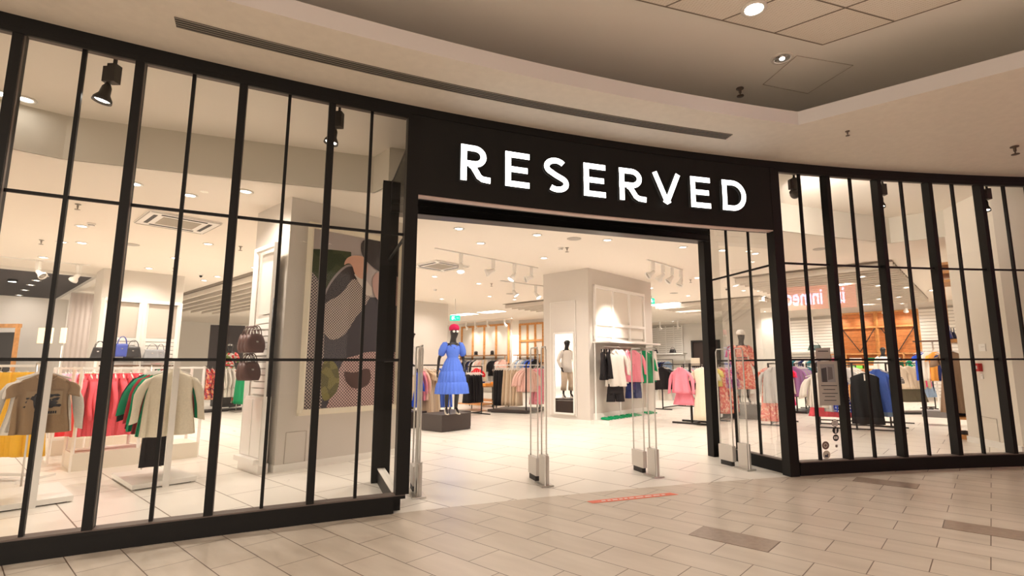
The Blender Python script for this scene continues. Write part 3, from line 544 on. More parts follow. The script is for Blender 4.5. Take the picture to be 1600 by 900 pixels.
# ================================================================ CLOTHES
GCACHE = {}
def gloops(levels, n=28, k=5, ph=0., mb=None, cx=0., seed=0):
    """levels: (z, half width, half depth, ripple, x shift)"""
    rg = []; rnd = random.Random(seed); ph2 = rnd.uniform(0, 6.28)
    for z, hw, hd_, rp, xs in levels:
        ring = []
        for i in range(n):
            a = 2*math.pi*i/n; c, s = math.cos(a), math.sin(a)
            x = hw*math.copysign(abs(c)**.8, c); y = hd_*math.copysign(abs(s)**.9, s)
            y += rp*math.sin(k*a+ph)*(1-.5*abs(c)) + rp*.6*math.sin((k+3)*a+ph2+z*3); x += rp*.35*math.sin(k*a+ph2)
            ring.append(Vector((cx+xs+x, y, z)))
        rg.append(ring)
    return mb.loft(rg)
def garment_mesh(kind, seed=0, w=.44, L=.65, dpt=.045):
    """cloth hanging from a hanger; x = across the shoulders, z down from the hook (0)"""
    key = (kind, seed, w, L, dpt)
    if key in GCACHE: return GCACHE[key]
    mb = MB(); rnd = random.Random(seed*13+5); h = w/2; ph = rnd.uniform(0, 6)
    def sleeve(sx, l, r0, r1, spread, off=.05):
        pts = []; rs = []; fw = rnd.uniform(-.02, .02)
        n = 6
        for i in range(n+1):
            t = i/n; pts.append(Vector((sx*(h*.72+.02+off*min(1, t*4)+spread*t+.01*math.sin(t*4)), fw*t+.014*math.sin(t*5+seed), -.145-l*t))); rs.append(r0+(r1-r0)*t+.005*math.sin(t*7+seed))
        rings = []
        for p, r in zip(pts, rs): rings.append([p+Vector((r*math.cos(a)*1.0, r*.62*math.sin(a)+.004*math.sin(3*a+ph), .35*r*math.cos(a)*-sx)) for a in [2*math.pi*k/12 for k in range(12)]])
        mb.loft(rings)
    if kind in ('shirt', 'jacket', 'tee', 'blouse', 'top'):
        d = dpt; fl = {'blouse': .30, 'tee': .10, 'top': .12}.get(kind, .20)
        lv = [(-.066, .050, .030, 0, 0), (-.078, .070, .034, 0, 0), (-.100, h*.50, .036, .001, 0), (-.125, h*.74, .038, .002, 0), (-.165, h*.88, d*.95, .003, 0), (-.25, h*.86, d, .008, 0)]
        for i in range(1, 8): t = i/7; lv.append((-.25-(L-.25)*t, h*(.86+fl*t), d*(1+.3*t), .010+.030*t, .008*math.sin(t*4+ph)))
        lv.append((-L-.004, h*(.84+fl), d*1.0, .034, 0)); gloops(lv, mb=mb, ph=ph, seed=seed, n=40, k=6)
        if kind in ('shirt', 'jacket'): [sleeve(s, min(.50, L*.80), .056, .036, .085) for s in (-1, 1)]
        elif kind == 'blouse': [sleeve(s, .42, .060, .052, .11) for s in (-1, 1)]
        elif kind == 'tee': [sleeve(s, .14, .054, .058, .028, .012) for s in (-1, 1)]
    elif kind in ('trousers', 'wide_trousers'):
        wl = .105 if kind == 'trousers' else .17
        gloops([(-.05, .19, .022, .001, 0), (-.09, .19, .030, .002, 0), (-.2, .205, .045, .004, 0), (-.30, .21, .05, .006, 0)], mb=mb, ph=ph, seed=seed)
        for s in (-1, 1):
            lv = [(-.26, .105, .042, .002, s*.10)]
            for i in range(1, 7): t = i/6; lv.append((-.26-(L-.26)*t, .105+(wl-.105)*t, .042+.02*t, .005+.010*t, s*(.10+.015*t)))
            gloops(lv, n=18, k=4, mb=mb, ph=ph+s, seed=seed+s)
    elif kind == 'folded_trousers':               # folded over the bar, narrow
        lv = [(-.10, .10, .018, .001, 0)]
        for i in range(1, 8): t = i/7; lv.append((-.10-(L-.10)*t, .10+.055*t, .022+.022*t, .004+.009*t, .012*math.sin(t*3+ph)))
        gloops(lv, mb=mb, ph=ph, seed=seed, k=4)
    elif kind == 'skirt':
        lv = [(-.06, .16, .03, .001, 0)]
        for i in range(1, 7): t = i/6; lv.append((-.06-(L-.06)*t, .16+(h-.10)*t, .03+.05*t, .004+.018*t, 0))
        gloops(lv, mb=mb, ph=ph, seed=seed, k=8, n=40)
    elif kind in ('dress', 'long_dress'):
        lv = [(-.068, .055, .028, 0, 0), (-.095, h*.62, .032, .001, 0), (-.122, h*.85, .036, .002, 0), (-.2, h*.84, .045, .003, 0), (-.40, h*.68, .045, .004, 0)]
        for i in range(1, 8): t = i/7; lv.append((-.40-(L-.40)*t, h*(.68+.42*t), .045+.035*t, .006+.014*t, 0))
        gloops(lv, mb=mb, ph=ph, seed=seed, k=7, n=36); [sleeve(s, .18, .060, .075, .03) for s in (-1, 1)]
    me = bpy.data.meshes.new(kind); me.from_pydata(mb.v, [], mb.f); me.polygons.foreach_set('use_smooth', [True]*len(mb.f)); me.materials.append(M_white); me.update()
    GCACHE[key] = me; return me
def hanger_mesh():
    if 'h' in GCACHE: return GCACHE['h']
    mb = MB(); mb.tube([(0, 0, -.045), (0, 0, -.015), (.014, 0, 0), (.004, 0, .014), (-.012, 0, .008)], .0025, 6)
    for s in (-1, 1): mb.tube([(0, 0, -.045), (s*.08, 0, -.075), (s*.19, 0, -.115)], [.010, .010, .007], 6)
    me = bpy.data.meshes.new('hanger'); me.from_pydata(mb.v, [], mb.f); me.materials.append(M_white); me.update(); GCACHE['h'] = me; return me
def collar_mesh(dpt):
    key = ('collar', dpt)
    if key in GCACHE: return GCACHE[key]
    mb = MB(); y0 = -(dpt*.95+.012)
    mb.loft([[Vector((r*math.cos(a), .80*r*math.sin(a)*.9, z)) for a in [2*math.pi*k/18 for k in range(18)]] for r, z in ((.062, -.050), (.066, -.062), (.060, -.082))], caps=False)
    for s in (-1, 1):                              # pointed leaves with real thickness
        f_ = [(s*.006, -.052, -.068), (s*.060, -.030, -.050), (s*.098, y0+.010, -.118), (s*.042, y0, -.158)]; bk = [(x*.98, y+.010, z) for x, y, z in f_]
        mb.add(f_+bk, [(0, 1, 2, 3), (4, 7, 6, 5), (0, 4, 5, 1), (1, 5, 6, 2), (2, 6, 7, 3), (3, 7, 4, 0)])
    me = bpy.data.meshes.new('collar'); me.from_pydata(mb.v, [], mb.f); me.materials.append(M_white); me.update(); GCACHE[key] = me; return me
def hang(kind, m, p, yaw, label, group=None, seed=0, w=.44, L=.65, hm=None, dpt=.045, cat=None, extra=None, name=None):
    """p: point on the rail under which it hangs; yaw: direction of the shoulders in plan"""
    nm = name or {'folded_trousers': 'trousers', 'wide_trousers': 'trousers', 'long_dress': 'dress', 'tee': 't_shirt'}.get(kind, kind)
    t = thing(nm, label, cat or nm.replace('_', '-'), p-Vector((0, 0, .012)), yaw, group)
    o = link('cloth', garment_mesh(kind, seed, w, L, dpt), t); o.material_slots[0].link = 'OBJECT'; o.material_slots[0].material = m
    if kind in ('shirt', 'blouse', 'jacket'):
        cl = link('collar', collar_mesh(dpt), o); cl.material_slots[0].link = 'OBJECT'; cl.material_slots[0].material = m
    hg = link('hanger', hanger_mesh(), t); hg.material_slots[0].link = 'OBJECT'; hg.material_slots[0].material = hm or M_white
    if extra: extra(t)
    return t
SEED = [0]
def row(kind, mats, a, b, n, yaw, label, group, L=.65, w=.44, hm=None, dpt=.03, jit=.12, cat=None, zoff=0):
    """n garments spaced along a rail from a to b"""
    a, b = Vector(a), Vector(b); out = []
    for i in range(n):
        SEED[0] += 1; t = (i+.5)/n; m = mats[i % len(mats)] if isinstance(mats, list) else mats
        lt = a.x/a.y < b.x/b.y; q = i if lt else n-1-i
        lab = label if n > 14 or n < 2 else ' '.join(label.split()[:12])+', '+('rightmost' if q == n-1 and n > 2 else ORD[q] if q else 'leftmost')
        out.append(hang(kind, m, a+(b-a)*t, yaw+random.uniform(-jit, jit), lab, group, SEED[0] % 6, w, L, hm, dpt, cat))
    return out
# ================================================================ RACKS
def t_stand(label, foot, arm_dir, arm=.75, hgt=1.37, m=None, base=(.55, .9), post=(.06, .03), name='display_stand', basez=.05, armz=None):
    """single flat post at the front edge of a low platform with one arm running back"""
    m = m or M_wht2; yaw = math.atan2(arm_dir[1], arm_dir[0]); t = thing(name, label, 'clothes stand', foot, yaw)
    MB().box((base[1]/2, 0, basez/2+.012), (base[1], base[0], basez)).build('base', m, t)
    MB().box((base[1]/2, 0, .006), (base[1]-.08, base[0]-.08, .012)).build('feet', M_blk2, t)
    MB().box((-.008, 0, hgt/2), (post[1], post[0], hgt)).build('post', m, t)
    az = armz or hgt-.03
    mb = MB(); mb.tube([(-.0, 0, az), (arm, 0, az)], .010, 8); mb.tube([(arm*.98, 0, az), (arm*.98, 0, basez)], .009, 8); mb.build('rail', m if m is not M_wht2 else M_chrome, t)
    return t
def frame_rack(label, a, b, hgt=1.36, m=None, depth=.5, top=True, platform=False, name='clothes_rack', low=.06, cat='clothes rack', w=.03):
    """rack of square tube between floor points a and b"""
    m = m or M_blk2; a, b = Vector((*a[:2], 0)), Vector((*b[:2], 0)); c = (a+b)/2; l = (b-a).length; yaw = math.atan2((b-a).y, (b-a).x); t = thing(name, label, cat, c, yaw)
    for s in (-1, 1):
        mb = MB(); mb.bar((s*l/2, 0, 0.0), (s*l/2, 0, hgt), w, w); mb.build('upright', m, t)
        if not platform: MB().bar((s*l/2, -depth/2, w/2), (s*l/2, depth/2, w/2), w, w).build('foot', m, t)
    MB().bar((-l/2, 0, hgt-w/2), (l/2, 0, hgt-w/2), w*.8, w).build('rail', m, t)
    if platform: MB().box((0, 0, low/2), (l+.12, depth, low)).build('platform', m, t)
    else: MB().bar((-l/2, 0, low), (l/2, 0, low), w, w).build('crossbar', m, t)
    return t
# cloth colours
K = dict(
 khaki=fab('khaki_jersey', (.30, .20, .115)), cream=fab('cream_cotton', (.78, .72, .58)), white=fab('white_cotton', (.80, .76, .70)), black=fab('black_cotton', (.018, .016, .018)),
 yellow=fab('yellow_cotton', (.85, .48, .04)), salmon=fab('salmon_cotton', (.90, .14, .18)), green=fab('green_cotton', (.0, .26, .12)), dred=fab('dark_red_cotton', (.35, .02, .03)),
 lime=fab('lime_cotton', (.42, .58, .08)), pinkom=fab('pink_ombre', (.85, .06, .07), pat='ombre', col2=(.85, .55, .70)), floral=fab('floral_print', (.80, .72, .66), pat='floral', col2=(.65, .06, .06), col3=(.20, .28, .08), scale=14),
 redfl=fab('red_floral_print', (.55, .05, .04), pat='floral', col2=(.75, .35, .20), col3=(.25, .05, .10), scale=18), coral=fab('coral_print', (.80, .22, .16), pat='floral', col2=(.88, .50, .38), col3=(.70, .12, .12), scale=26),
 blue=fab('cobalt_cotton', (.03, .10, .62)), cornf=fab('cornflower_cotton', (.10, .20, .72)), beige=fab('beige_wool', (.56, .42, .29)), lbeige=fab('light_beige_linen', (.68, .56, .42)), pink=fab('pink_cotton', (.85, .28, .36)), lpink=fab('light_pink_knit', (.85, .55, .48)),
 bpink=fab('bright_pink_cotton', (.90, .18, .30)), red=fab('red_cotton', (.70, .02, .03)), purple=fab('mauve_cotton', (.36, .20, .42)), grey=fab('grey_knit', (.36, .32, .31)), lgrey=fab('pale_grey_linen', (.55, .53, .52)), denim=fab('light_denim', (.30, .42, .60)),
 navy=fab('navy_cotton', (.02, .03, .12)), dots=fab('blue_dotted_print', (.03, .06, .38), pat='dots', col2=(.85, .85, .85), scale=16), stripe=fab('black_white_stripe', (.02, .02, .03), pat='stripe', col2=(.82, .80, .78), scale=9), teal=fab('teal_cotton', (.04, .20, .24)),
 emer=fab('emerald_satin', (.0, .30, .11), .35), brown=fab('taupe_satin', (.42, .29, .20), .5), tan=fab('tan_knit', (.52, .40, .30)), orange=fab('orange_cotton', (.85, .38, .08)), char=fab('charcoal_lace', (.014, .016, .019), .7), hotp=fab('hot_pink_cotton', (.85, .05, .22)), yelw=fab('pale_yellow_cotton', (.80, .66, .20)), mint=fab('fluo_green_cotton', (.25, .80, .12)),
 ywh=fab('ivory_eyelet', (.82, .76, .60)))
M_hw, M_hb = M_wht2, M_blk2
# ---- stand A, khaki tee nearest the glass
U3, V3 = Vector((UX, UY, 0)), Vector((VX, VY, 0))
fA = G(48, 794); t_stand('white stand with flat post and low platform behind the leftmost whole window', fA, (-UX, -UY), 1.0, 1.40, base=(.60, .95))
def tee_print(t):
    m = mat('print_black', (.02, .02, .025), .8); mb = MB(); r = random.Random(3)
    for i in range(70):
        x, z = r.uniform(-.12, .12), r.uniform(-.40, -.27); s = r.uniform(.014, .034); y = -.0625
        mb.add([(x+s*math.cos(a)*r.uniform(.6, 1.2), y-.0004*(i % 5), z+s*.6*math.sin(a)*r.uniform(.6, 1.2)) for a in [k*math.pi/3 for k in range(6)]], [tuple(range(6))])
    for i in range(12):
        x = -.095+i*.0165; mb.add([(x, -.066, -.455), (x+.012, -.066, -.455), (x+.012, -.066, -.430), (x, -.066, -.430)], [(0, 1, 2, 3)])
    mb.build('printed_motif', m, t)
    MB().add([(-.13, -.060, -.47), (.13, -.060, -.47), (.13, -.060, -.235), (-.13, -.060, -.235)], [(0, 1, 2, 3)]).build('print_ground', mat('print_khaki', (.34, .24, .14), .8), t)
    MB().tube([(.075*math.cos(a), -.046+.02*math.cos(a*2), -.085+.055*math.sin(a)) for a in [math.pi+k*math.pi/10 for k in range(11)]], .005, 6).build('neck_band', K['khaki'], t)
fAz = fA-U3*.10; zr = 1.34
hang('tee', K['khaki'], Vector((*(fAz)[:2], zr)), AV, 'khaki T-shirt with black print and white hanger, front of the left stand', w=.44, L=.64, dpt=.05, extra=tee_print)
hang('tee', K['white'], Vector((*(fA-U3*.20)[:2], zr)), AV, 'white T-shirt half hidden behind the khaki printed T-shirt', w=.47, L=.62, seed=2)
hang('tee', K['black'], Vector((*(fA-U3*.29)[:2], zr)), AV, 'black T-shirt third on the left stand, only its shoulder showing', w=.44, L=.6, seed=3)
hang('shirt', K['white'], Vector((*(fA-U3*.38)[:2], zr)), AV, 'white long-sleeved shirt with black cuff ties behind the khaki T-shirt', w=.50, L=.66, seed=4)
frame_rack('white rail rack carrying the yellow trousers, far left', D(-30, 6.4), D(74, 6.4), 1.36, M_wht2)
row('wide_trousers', K['yellow'], D(-22, 6.4)+Vector((0, 0, 1.33)), D(60, 6.4)+Vector((0, 0, 1.33)), 6, AU+.5, 'yellow wide-leg trousers hanging behind the khaki T-shirt, far left', 'yellow trousers', L=1.04, dpt=.04)
# ---- stand B, cream shirt
fB = G(258, 760); t_stand('white stand with flat post and low platform under the cream shirt', fB, (-UX, -UY), 1.1, 1.40, base=(.60, 1.0))
def shirt_bits(t):
    MB().box((0, -.074, -.44), (.026, .006, .54)).build('button_placket', K['cream'], t)
    mb = MB(); [mb.ball((0, -.079, -.22-k*.09), .007, 0, 6) for k in range(6)]; mb.build('buttons', M_wht2, t)
hang('shirt', K['cream'], Vector((*(fB-U3*.12)[:2], 1.36)), AV, 'cream long-sleeved shirt with pointed collar, front of the second stand', w=.50, L=.80, dpt=.06, extra=shirt_bits)
for i, (c, kd, lab) in enumerate((('green', 'shirt', 'green shirt hanging directly behind the cream shirt'), ('dred', 'shirt', 'dark red shirt between two green garments on the second stand'), ('green', 'blouse', 'green ruffled blouse at the back of the second stand'), ('black', 'shirt', 'black shirt behind the ruffled green blouse'))):
    hang(kd, K[c], Vector((*(fB-U3*(.24+.13*i))[:2], 1.36)), AV, lab, w=.50+.02*i, L=.80-.02*i, seed=i+1)
hang('folded_trousers', K['black'], Vector((*(fB-U3*.52)[:2], 1.05)), AV, 'black trousers hanging low at the back of the second stand', L=.88, dpt=.05)
# ---- long white gondola with salmon shirts
def gondola(label, u, v0, v1, hgt=1.33, m=None, shelf=True):
    a, b = W(u, v0), W(u, v1); m = m or M_wht2; t = thing('clothes_gondola', label, 'clothes rack', (a+b)/2, AV); l = v1-v0
    MB().box((0, 0, .11), (l, .62, .22)).build('plinth', mat('ivory_laminate', (.74, .68, .58), .5), t)
    for x in (-l/2, -.02, l/2):
        for y in (-.29, .29): MB().bar((x, y, 0), (x, y, hgt), .03, .03).build('upright', m, t)
    for y in (-.29, .29): MB().bar((-l/2, y, hgt-.02), (l/2, y, hgt-.02), .03, .03).build('rail', m, t)
    MB().bar((-l/2, 0, hgt-.02), (l/2, 0, hgt-.02), .02, .03).build('rail', m, t)
    for x in (-l/2, l/2): MB().bar((x, -.29, hgt-.02), (x, .29, hgt-.02), .03, .03).build('end_bar', m, t)
    return t
gondola('long white gondola rail with ivory plinth holding the salmon shirts', -9.36, 1.25, 2.65)
rl = lambda v, u=-9.36, z=1.30: W(u, v, z)
row('shirt', K['salmon'], rl(1.27), rl(1.55), 4, AU, 'salmon pink shirt left of the thick post, on the gondola', 'salmon shirts left of the post', L=.86, w=.48, dpt=.05)
row('shirt', K['salmon'], rl(1.60), rl(2.12), 6, AU, 'salmon pink shirt in the tight row on the long white gondola', 'salmon shirts', L=.88, w=.46, dpt=.045)
gondola('white gondola behind, with the pink ombre and lime skirts', -11.2, 1.25, 2.75)
row('skirt', K['pinkom'], rl(onU(102, 570, -11.2)[0], -11.2), rl(onU(133, 570, -11.2)[0], -11.2), 7, AU, 'pink-to-red ombre skirt in the row behind the khaki T-shirt', 'ombre skirts', L=.55, w=.34, dpt=.03)
row('skirt', K['lime'], rl(onU(134, 570, -11.2)[0], -11.2), rl(onU(152, 570, -11.2)[0], -11.2), 6, AU, 'lime green skirt in the row beside the ombre skirts', 'lime skirts', L=.62, w=.34, dpt=.03)
# low table with scarves
tp = W(-10.3, 1.35); t = thing('display_table', 'small white table with printed scarves, right of the khaki T-shirt', 'table', tp, AU)
MB().box((0, 0, .74), (.55, .5, .03)).build('table_top', mat('pale_wood', (.70, .50, .34), .5), t)
for sx in (-1, 1):
    for sy in (-1, 1): MB().bar((sx*.25, sy*.22, 0), (sx*.25, sy*.22, .725), .02, .02).build('leg', M_wht2, t)
M_scarf = fab('scarf_print', (.65, .05, .04), pat='floral', col2=(.82, .78, .72), col3=(.03, .03, .03), scale=30)
for i in range(3):
    mb = MB(); r = random.Random(i); mb.loft([[Vector((.09*math.cos(a)*(1-.1*k)+.01*r.random(), .07*math.sin(a)*(1-.1*k), .04*k+.01*math.sin(3*a))) for a in [2*math.pi*q/16 for q in range(16)]] for k in range(4)])
    o = mb.build('scarf', M_scarf, None, tp+Vector((-.14+.14*i, -.05+.08*(i % 2), .757)), i); tag(o, ('red, white and black printed scarf folded on the small white table, %s one' % ('left', 'middle', 'right')[i]), 'scarf')
for i, (c, x) in enumerate((('red', 112), ('lime', 128), ('lime', 143))):
    p = D(x, 8.75); p.z = .68; hang('skirt', K[c], p, AU+.3, ('red skirt hung low left of the scarf table', 'lime green skirt hung low behind the scarf table', 'lime green skirt hung low at the right of the scarf table')[i], w=.4, L=.5, seed=i)
# ---- floral racks beyond, D
a, b = G(322, 636), D(335, 19.6); a = D(319, 15.6); b = a+V3*1.3
frame_rack('black rack with floral and white clothes seen under the left slatted ceiling', a, b, 1.36, M_blk2, .6, platform=True)
z3 = Vector((0, 0, 1.33))
row('blouse', [K['redfl']], a+z3+V3*.0, a+z3+V3*.36, 3, AU, 'red printed blouse on the black rack under the left slats', 'red printed blouses', L=.95, dpt=.04)
row('shirt', [K['white']], a+z3+V3*.38, a+z3+V3*.8, 4, AU, 'white shirt on the black rack under the left slats', 'white shirts left', L=.9, dpt=.04)
row('dress', [K['floral']], a+z3+V3*.82, a+z3+V3*1.25, 3, AU, 'floral dress on the black rack under the left slats', 'floral dresses left', L=1.1, dpt=.04)
row('blouse', [K['white'], K['lgrey']], D(346, 17.5)+z3, D(366, 17.5)+z3, 4, AU, 'pale blouse hanging behind the floral mannequin', 'pale blouses behind mannequin', L=.9)
frame_rack('black rack behind the floral mannequin', D(343, 17.55), D(368, 17.55))
# ---- green trousers stand F
fF = G(378, 644); t_stand('thin stand with white foot holding the green wide trousers', fF, (-UX, -UY), .5, 1.42, M_chrome, base=(.4, .5), post=(.02, .02), basez=.02)
hang('wide_trousers', K['emer'], Vector((*(fF-U3*.1)[:2], 1.36)), AV*0+AU+.3, 'bright green wide-leg trousers on a stand left of the brown bags', L=1.12, dpt=.06, name='trousers')
hang('wide_trousers', K['emer'], Vector((*(fF-U3*.22)[:2], 1.36)), AU+.35, 'second pair of green wide-leg trousers just behind the first', L=1.10, dpt=.06, seed=2)
# ---- centre: rack K behind the blue mannequin
a = D(640, 12.4); b = a+V3*1.25
frame_rack('white-railed rack with blue and beige clothes left of the blue mannequin', a, b, 1.36, M_blk2, .6, platform=True, low=.05)
row('blouse', [K['blue']], a+z3, a+z3+V3*.2, 2, AU, 'cobalt blue blouse just right of the entrance post', 'cobalt blouses at the post', L=.95)
row('shirt', [K['pink'], K['lpink']], a+z3+V3*.22, a+z3+V3*.4, 2, AU, 'dusty pink shirt behind the clear security panel', 'dusty pink shirts', L=.8)
row('long_dress', [K['beige'], K['lbeige'], K['tan']], a+z3+V3*.42, a+z3+V3*.80, 5, AU, 'beige long dress left of the blue mannequin', 'beige dresses', L=1.24, w=.4)
row('blouse', [K['cornf']], a+z3+V3*.84, a+z3+V3*1.15, 3, AU, 'blue blouse behind the arm of the blue mannequin', 'blue blouses', L=1.0)
# ---- rack L black trousers
b = G(752, 647); a = b-V3*.95
frame_rack('black rack with black trousers right of the blue mannequin', a, b, 1.32, M_blk2, .7)
row('folded_trousers', [K['black']], a+V3*.35+Vector((0, 0, 1.20)), b-V3*.05+Vector((0, 0, 1.20)), 7, AU, 'black trousers on the rack right of the blue mannequin', 'black trousers centre', L=.86, w=.4)
row('long_dress', [K['red']], D(743, 16.6)+z3, D(749, 16.9)+z3, 2, AU, 'red dress hanging behind the black trousers', 'red dresses', L=1.1, w=.36)
# ---- rack M
a, b = G(771, 644), G(822, 646); dM = (b-a).normalized()
t = thing('clothes_rack', 'black rack with platform holding black and beige trousers, left of the column', 'clothes rack', (a+b)/2, math.atan2(dM.y, dM.x)); l = (b-a).length
mb = MB(); mb.box((.0, .45, .055), (l+.25, 1.15, .07)); mb.build('platform', M_brownbox, t); MB().box((0, .45, .01), (l+.1, 1.0, .02)).build('feet', M_blk2, t)
for x, y in ((-l/2, 0), (l/2, 0), (-l/2, .9), (l/2, .9)): MB().bar((x, y, .09), (x, y, 1.40), .03, .03).build('upright', M_blk2, t)
for y in (0, .9): MB().bar((-l/2, y, 1.34), (l/2, y, 1.34), .02, .03).build('rail', M_chrome, t)
yM = math.atan2(dM.y, dM.x)+1.15; pz = Vector((0, 0, 1.32)); nM = Vector((-dM.y, dM.x, 0))*.12
row('folded_trousers', [K['black']], a+pz+nM+dM*.02, a+pz+nM+dM*.28, 4, yM, 'black trousers on the platform rack left of the column', 'black trousers on the platform rack', L=1.12)
row('folded_trousers', [K['beige'], K['lbeige']], a+pz+nM+dM*.30, a+pz+nM+dM*.80, 6, yM, 'beige trousers on the platform rack left of the column', 'beige trousers on the platform rack', L=1.12)
row('blouse', [K['lpink']], a+pz+nM+dM*.86, a+pz+nM+dM*1.15, 3, yM-.5, 'pale pink blouse on the platform rack left of the column', 'pale pink blouses', L=.72, dpt=.04, w=.36)
row('long_dress', [K['pink']], a+pz+nM*4+dM*1.05, a+pz+nM*4+dM*1.35, 2, yM, 'coral pink dress half hidden by the pale pink blouses', 'coral dresses centre', L=1.08)
# ---- dark rack N next to the column
a = D(839, 15.9); b = a+V3*.8
frame_rack('black rack with dark long clothes beside the mirror column', a, b, 1.42, M_blk2, .6)
row('long_dress', [K['black'], K['navy']], a+Vector((0, 0, 1.39)), b+Vector((0, 0, 1.39)), 7, AU, 'dark long dress on the rack beside the mirror column', 'dark dresses', L=1.15, w=.4)
# ---- Q: white tops rack, pink, ivory dress
a = G(1036, 640); b = a+V3*1.5
frame_rack('black rack with white tops right of the wardrobe display', a, b, 1.36, M_blk2, .6)
row('shirt', [K['black']], a+z3-V3*.05, a+z3+V3*.25, 3, AU+.5, 'black shirt at the near end of the white tops rack', 'black shirts right of the display', L=.72)
row('tee', [K['white'], K['lgrey']], a+Vector((0, 0, 1.0))+V3*.1, a+Vector((0, 0, 1.0))+V3*.9, 7, AU+.4, 'white printed top on the lower rail right of the wardrobe display', 'white tops', L=.72)
fQ = G(1080, 663); 
def qstand(label, foot):
    t = thing('display_stand', label, 'clothes stand', foot, AU)
    MB().bar((-.45, 0, .02), (.45, 0, .02), .05, .04).build('foot', M_blk2, t); MB().bar((-.45, .5, .02), (.45, .5, .02), .05, .04).build('foot', M_blk2, t); MB().bar((0, 0, .02), (0, .55, .02), .05, .04).build('foot', M_blk2, t)
    MB().bar((0, .05, .03), (0, .05, 1.36), .04, .04).build('post', M_blk2, t); mb = MB(); mb.tube([(0, -.3, 1.34), (0, .6, 1.34)], .010); mb.build('rail', M_blk2, t)
qstand('black stand carrying the pink shirt and ivory dress by the right door post', fQ)
hang('shirt', K['pink'], Vector((*(fQ-V3*.18-U3*.12)[:2], 1.33)), AU, 'pink long-sleeved top on the black stand by the door post', w=.42, L=.62, dpt=.06)
hang('skirt', K['pink'], Vector((*(fQ-V3*.08-U3*.10)[:2], .86)), AU, 'pink skirt below the pink long-sleeved top', w=.44, L=.42)
hang('long_dress', K['ywh'], Vector((*(fQ-V3*.1+U3*.36)[:2], 1.33)), AU, 'ivory dress with ruffled hem on the stand by the right door post', w=.46, L=1.20, dpt=.06)
hang('long_dress', K['cream'], Vector((*(fQ+V3*.05+U3*.38)[:2], 1.33)), AU, 'cream dress directly behind the ivory ruffled dress', w=.46, L=1.18, dpt=.06, seed=2)
hang('tee', K['yelw'], Vector((*(fQ+V3*.2+U3*.46)[:2], 1.36)), AU, 'pale yellow top peeking out behind the ivory dress', w=.44, L=.5, seed=2)
# ---- wardrobe display on the central column (face u=-7)
uF = -7.0
v0, zt = onU(925, 432, uF); v1, _ = onU(1003, 446, uF); _, zb = onU(925, 655, uF)
t = thing('wardrobe_display', 'tall white framed wall display on the right face of the central column', 'wall display', W(uF, (v0+v1)/2), AV); f = local(t); lw = v1-v0
ztop = 3.22
MB().box((0, -.015, (ztop+2.0)/2), (lw, .02, ztop-2.0)).build('back_panel', mat('panel_cream', (.78, .74, .67), .6), t)
for x in (-lw/2+.03, -lw/6, lw/6, lw/2-.03): MB().box((x, -.045, (ztop+1.86)/2), (.06, .05, ztop-1.86)).build('frame_stile', M_wht2, t)
for z in (ztop-.04, 2.30, 1.90): MB().box((0, -.05, z), (lw, .055, .07)).build('frame_rail', M_wht2, t)
MB().box((.03, -.23, 1.86), (lw+.12, .44, .035)).build('shelf', mat('shelf_glasswhite', (.86, .82, .78), .3), t)
mb = MB(); mb.tube([(-lw/2, -.32, 1.75), (lw/2, -.32, 1.75)], .012); mb.build('rail', M_chrome, t)
for x in (-lw/2, -.12, lw/2): MB().bar((x, -.04, .1), (x, -.04, 1.84), .03, .03).build('upright', M_wht2, t)
MB().box((0, -.21, .045), (lw+.1, .42, .09)).build('low_shelf', M_wht2, t)
MB().box((0, -.02, .16), (lw+.1, .03, .14)).build('shelf_back', M_wht2, t)
wr = lambda x, z=1.66: W(uF+.32, (v0+v1)/2+x, z)
wx = lambda x, z=1.75: W(uF+.32, onU(x, 545, uF+.32)[0], z)
hang('shirt', K['black'], wx(942), AV+.55, 'black jacket at the left end of the column wardrobe display', w=.40, L=.74, seed=1); hang('shirt', K['black'], wx(950), AV+.55, 'black jacket second from the left in the column wardrobe display', w=.40, L=.72, seed=2)
hang('shirt', K['white'], wx(961), AV-.70, 'white blouse facing out in the column wardrobe display', w=.48, L=.90, dpt=.07)
hang('shirt', K['white'], wx(969), AV-.3, 'white blouse directly behind the facing one', w=.42, L=.84, seed=3)
hang('shirt', K['pink'], wx(979), AV+.5, 'pink blouse left of the facing pink one', w=.42, L=.80, seed=3); hang('shirt', K['pink'], wx(989), AV-.70, 'pink blouse facing out in the column wardrobe display', w=.46, L=.82, dpt=.07)
hang('blouse', K['emer'], wx(1006), AV-.60, 'shiny green blouse in the column wardrobe display', w=.40, L=.86, dpt=.07); hang('blouse', K['green'], wx(1016), AV+.2, 'darker green blouse right of the shiny green one', w=.42, L=.84, seed=2)
hang('shirt', K['white'], wx(1022), AV+.4, 'white shirt right of the green blouses', w=.40, L=.80, seed=2)
hang('trousers', K['black'], wx(960, .96), AV-.6, 'black shorts below the white blouse', name='shorts', L=.46); hang('trousers', K['navy'], wx(988, .98), AV-.6, 'dark shorts below the pink blouse', name='shorts', L=.44, seed=2)
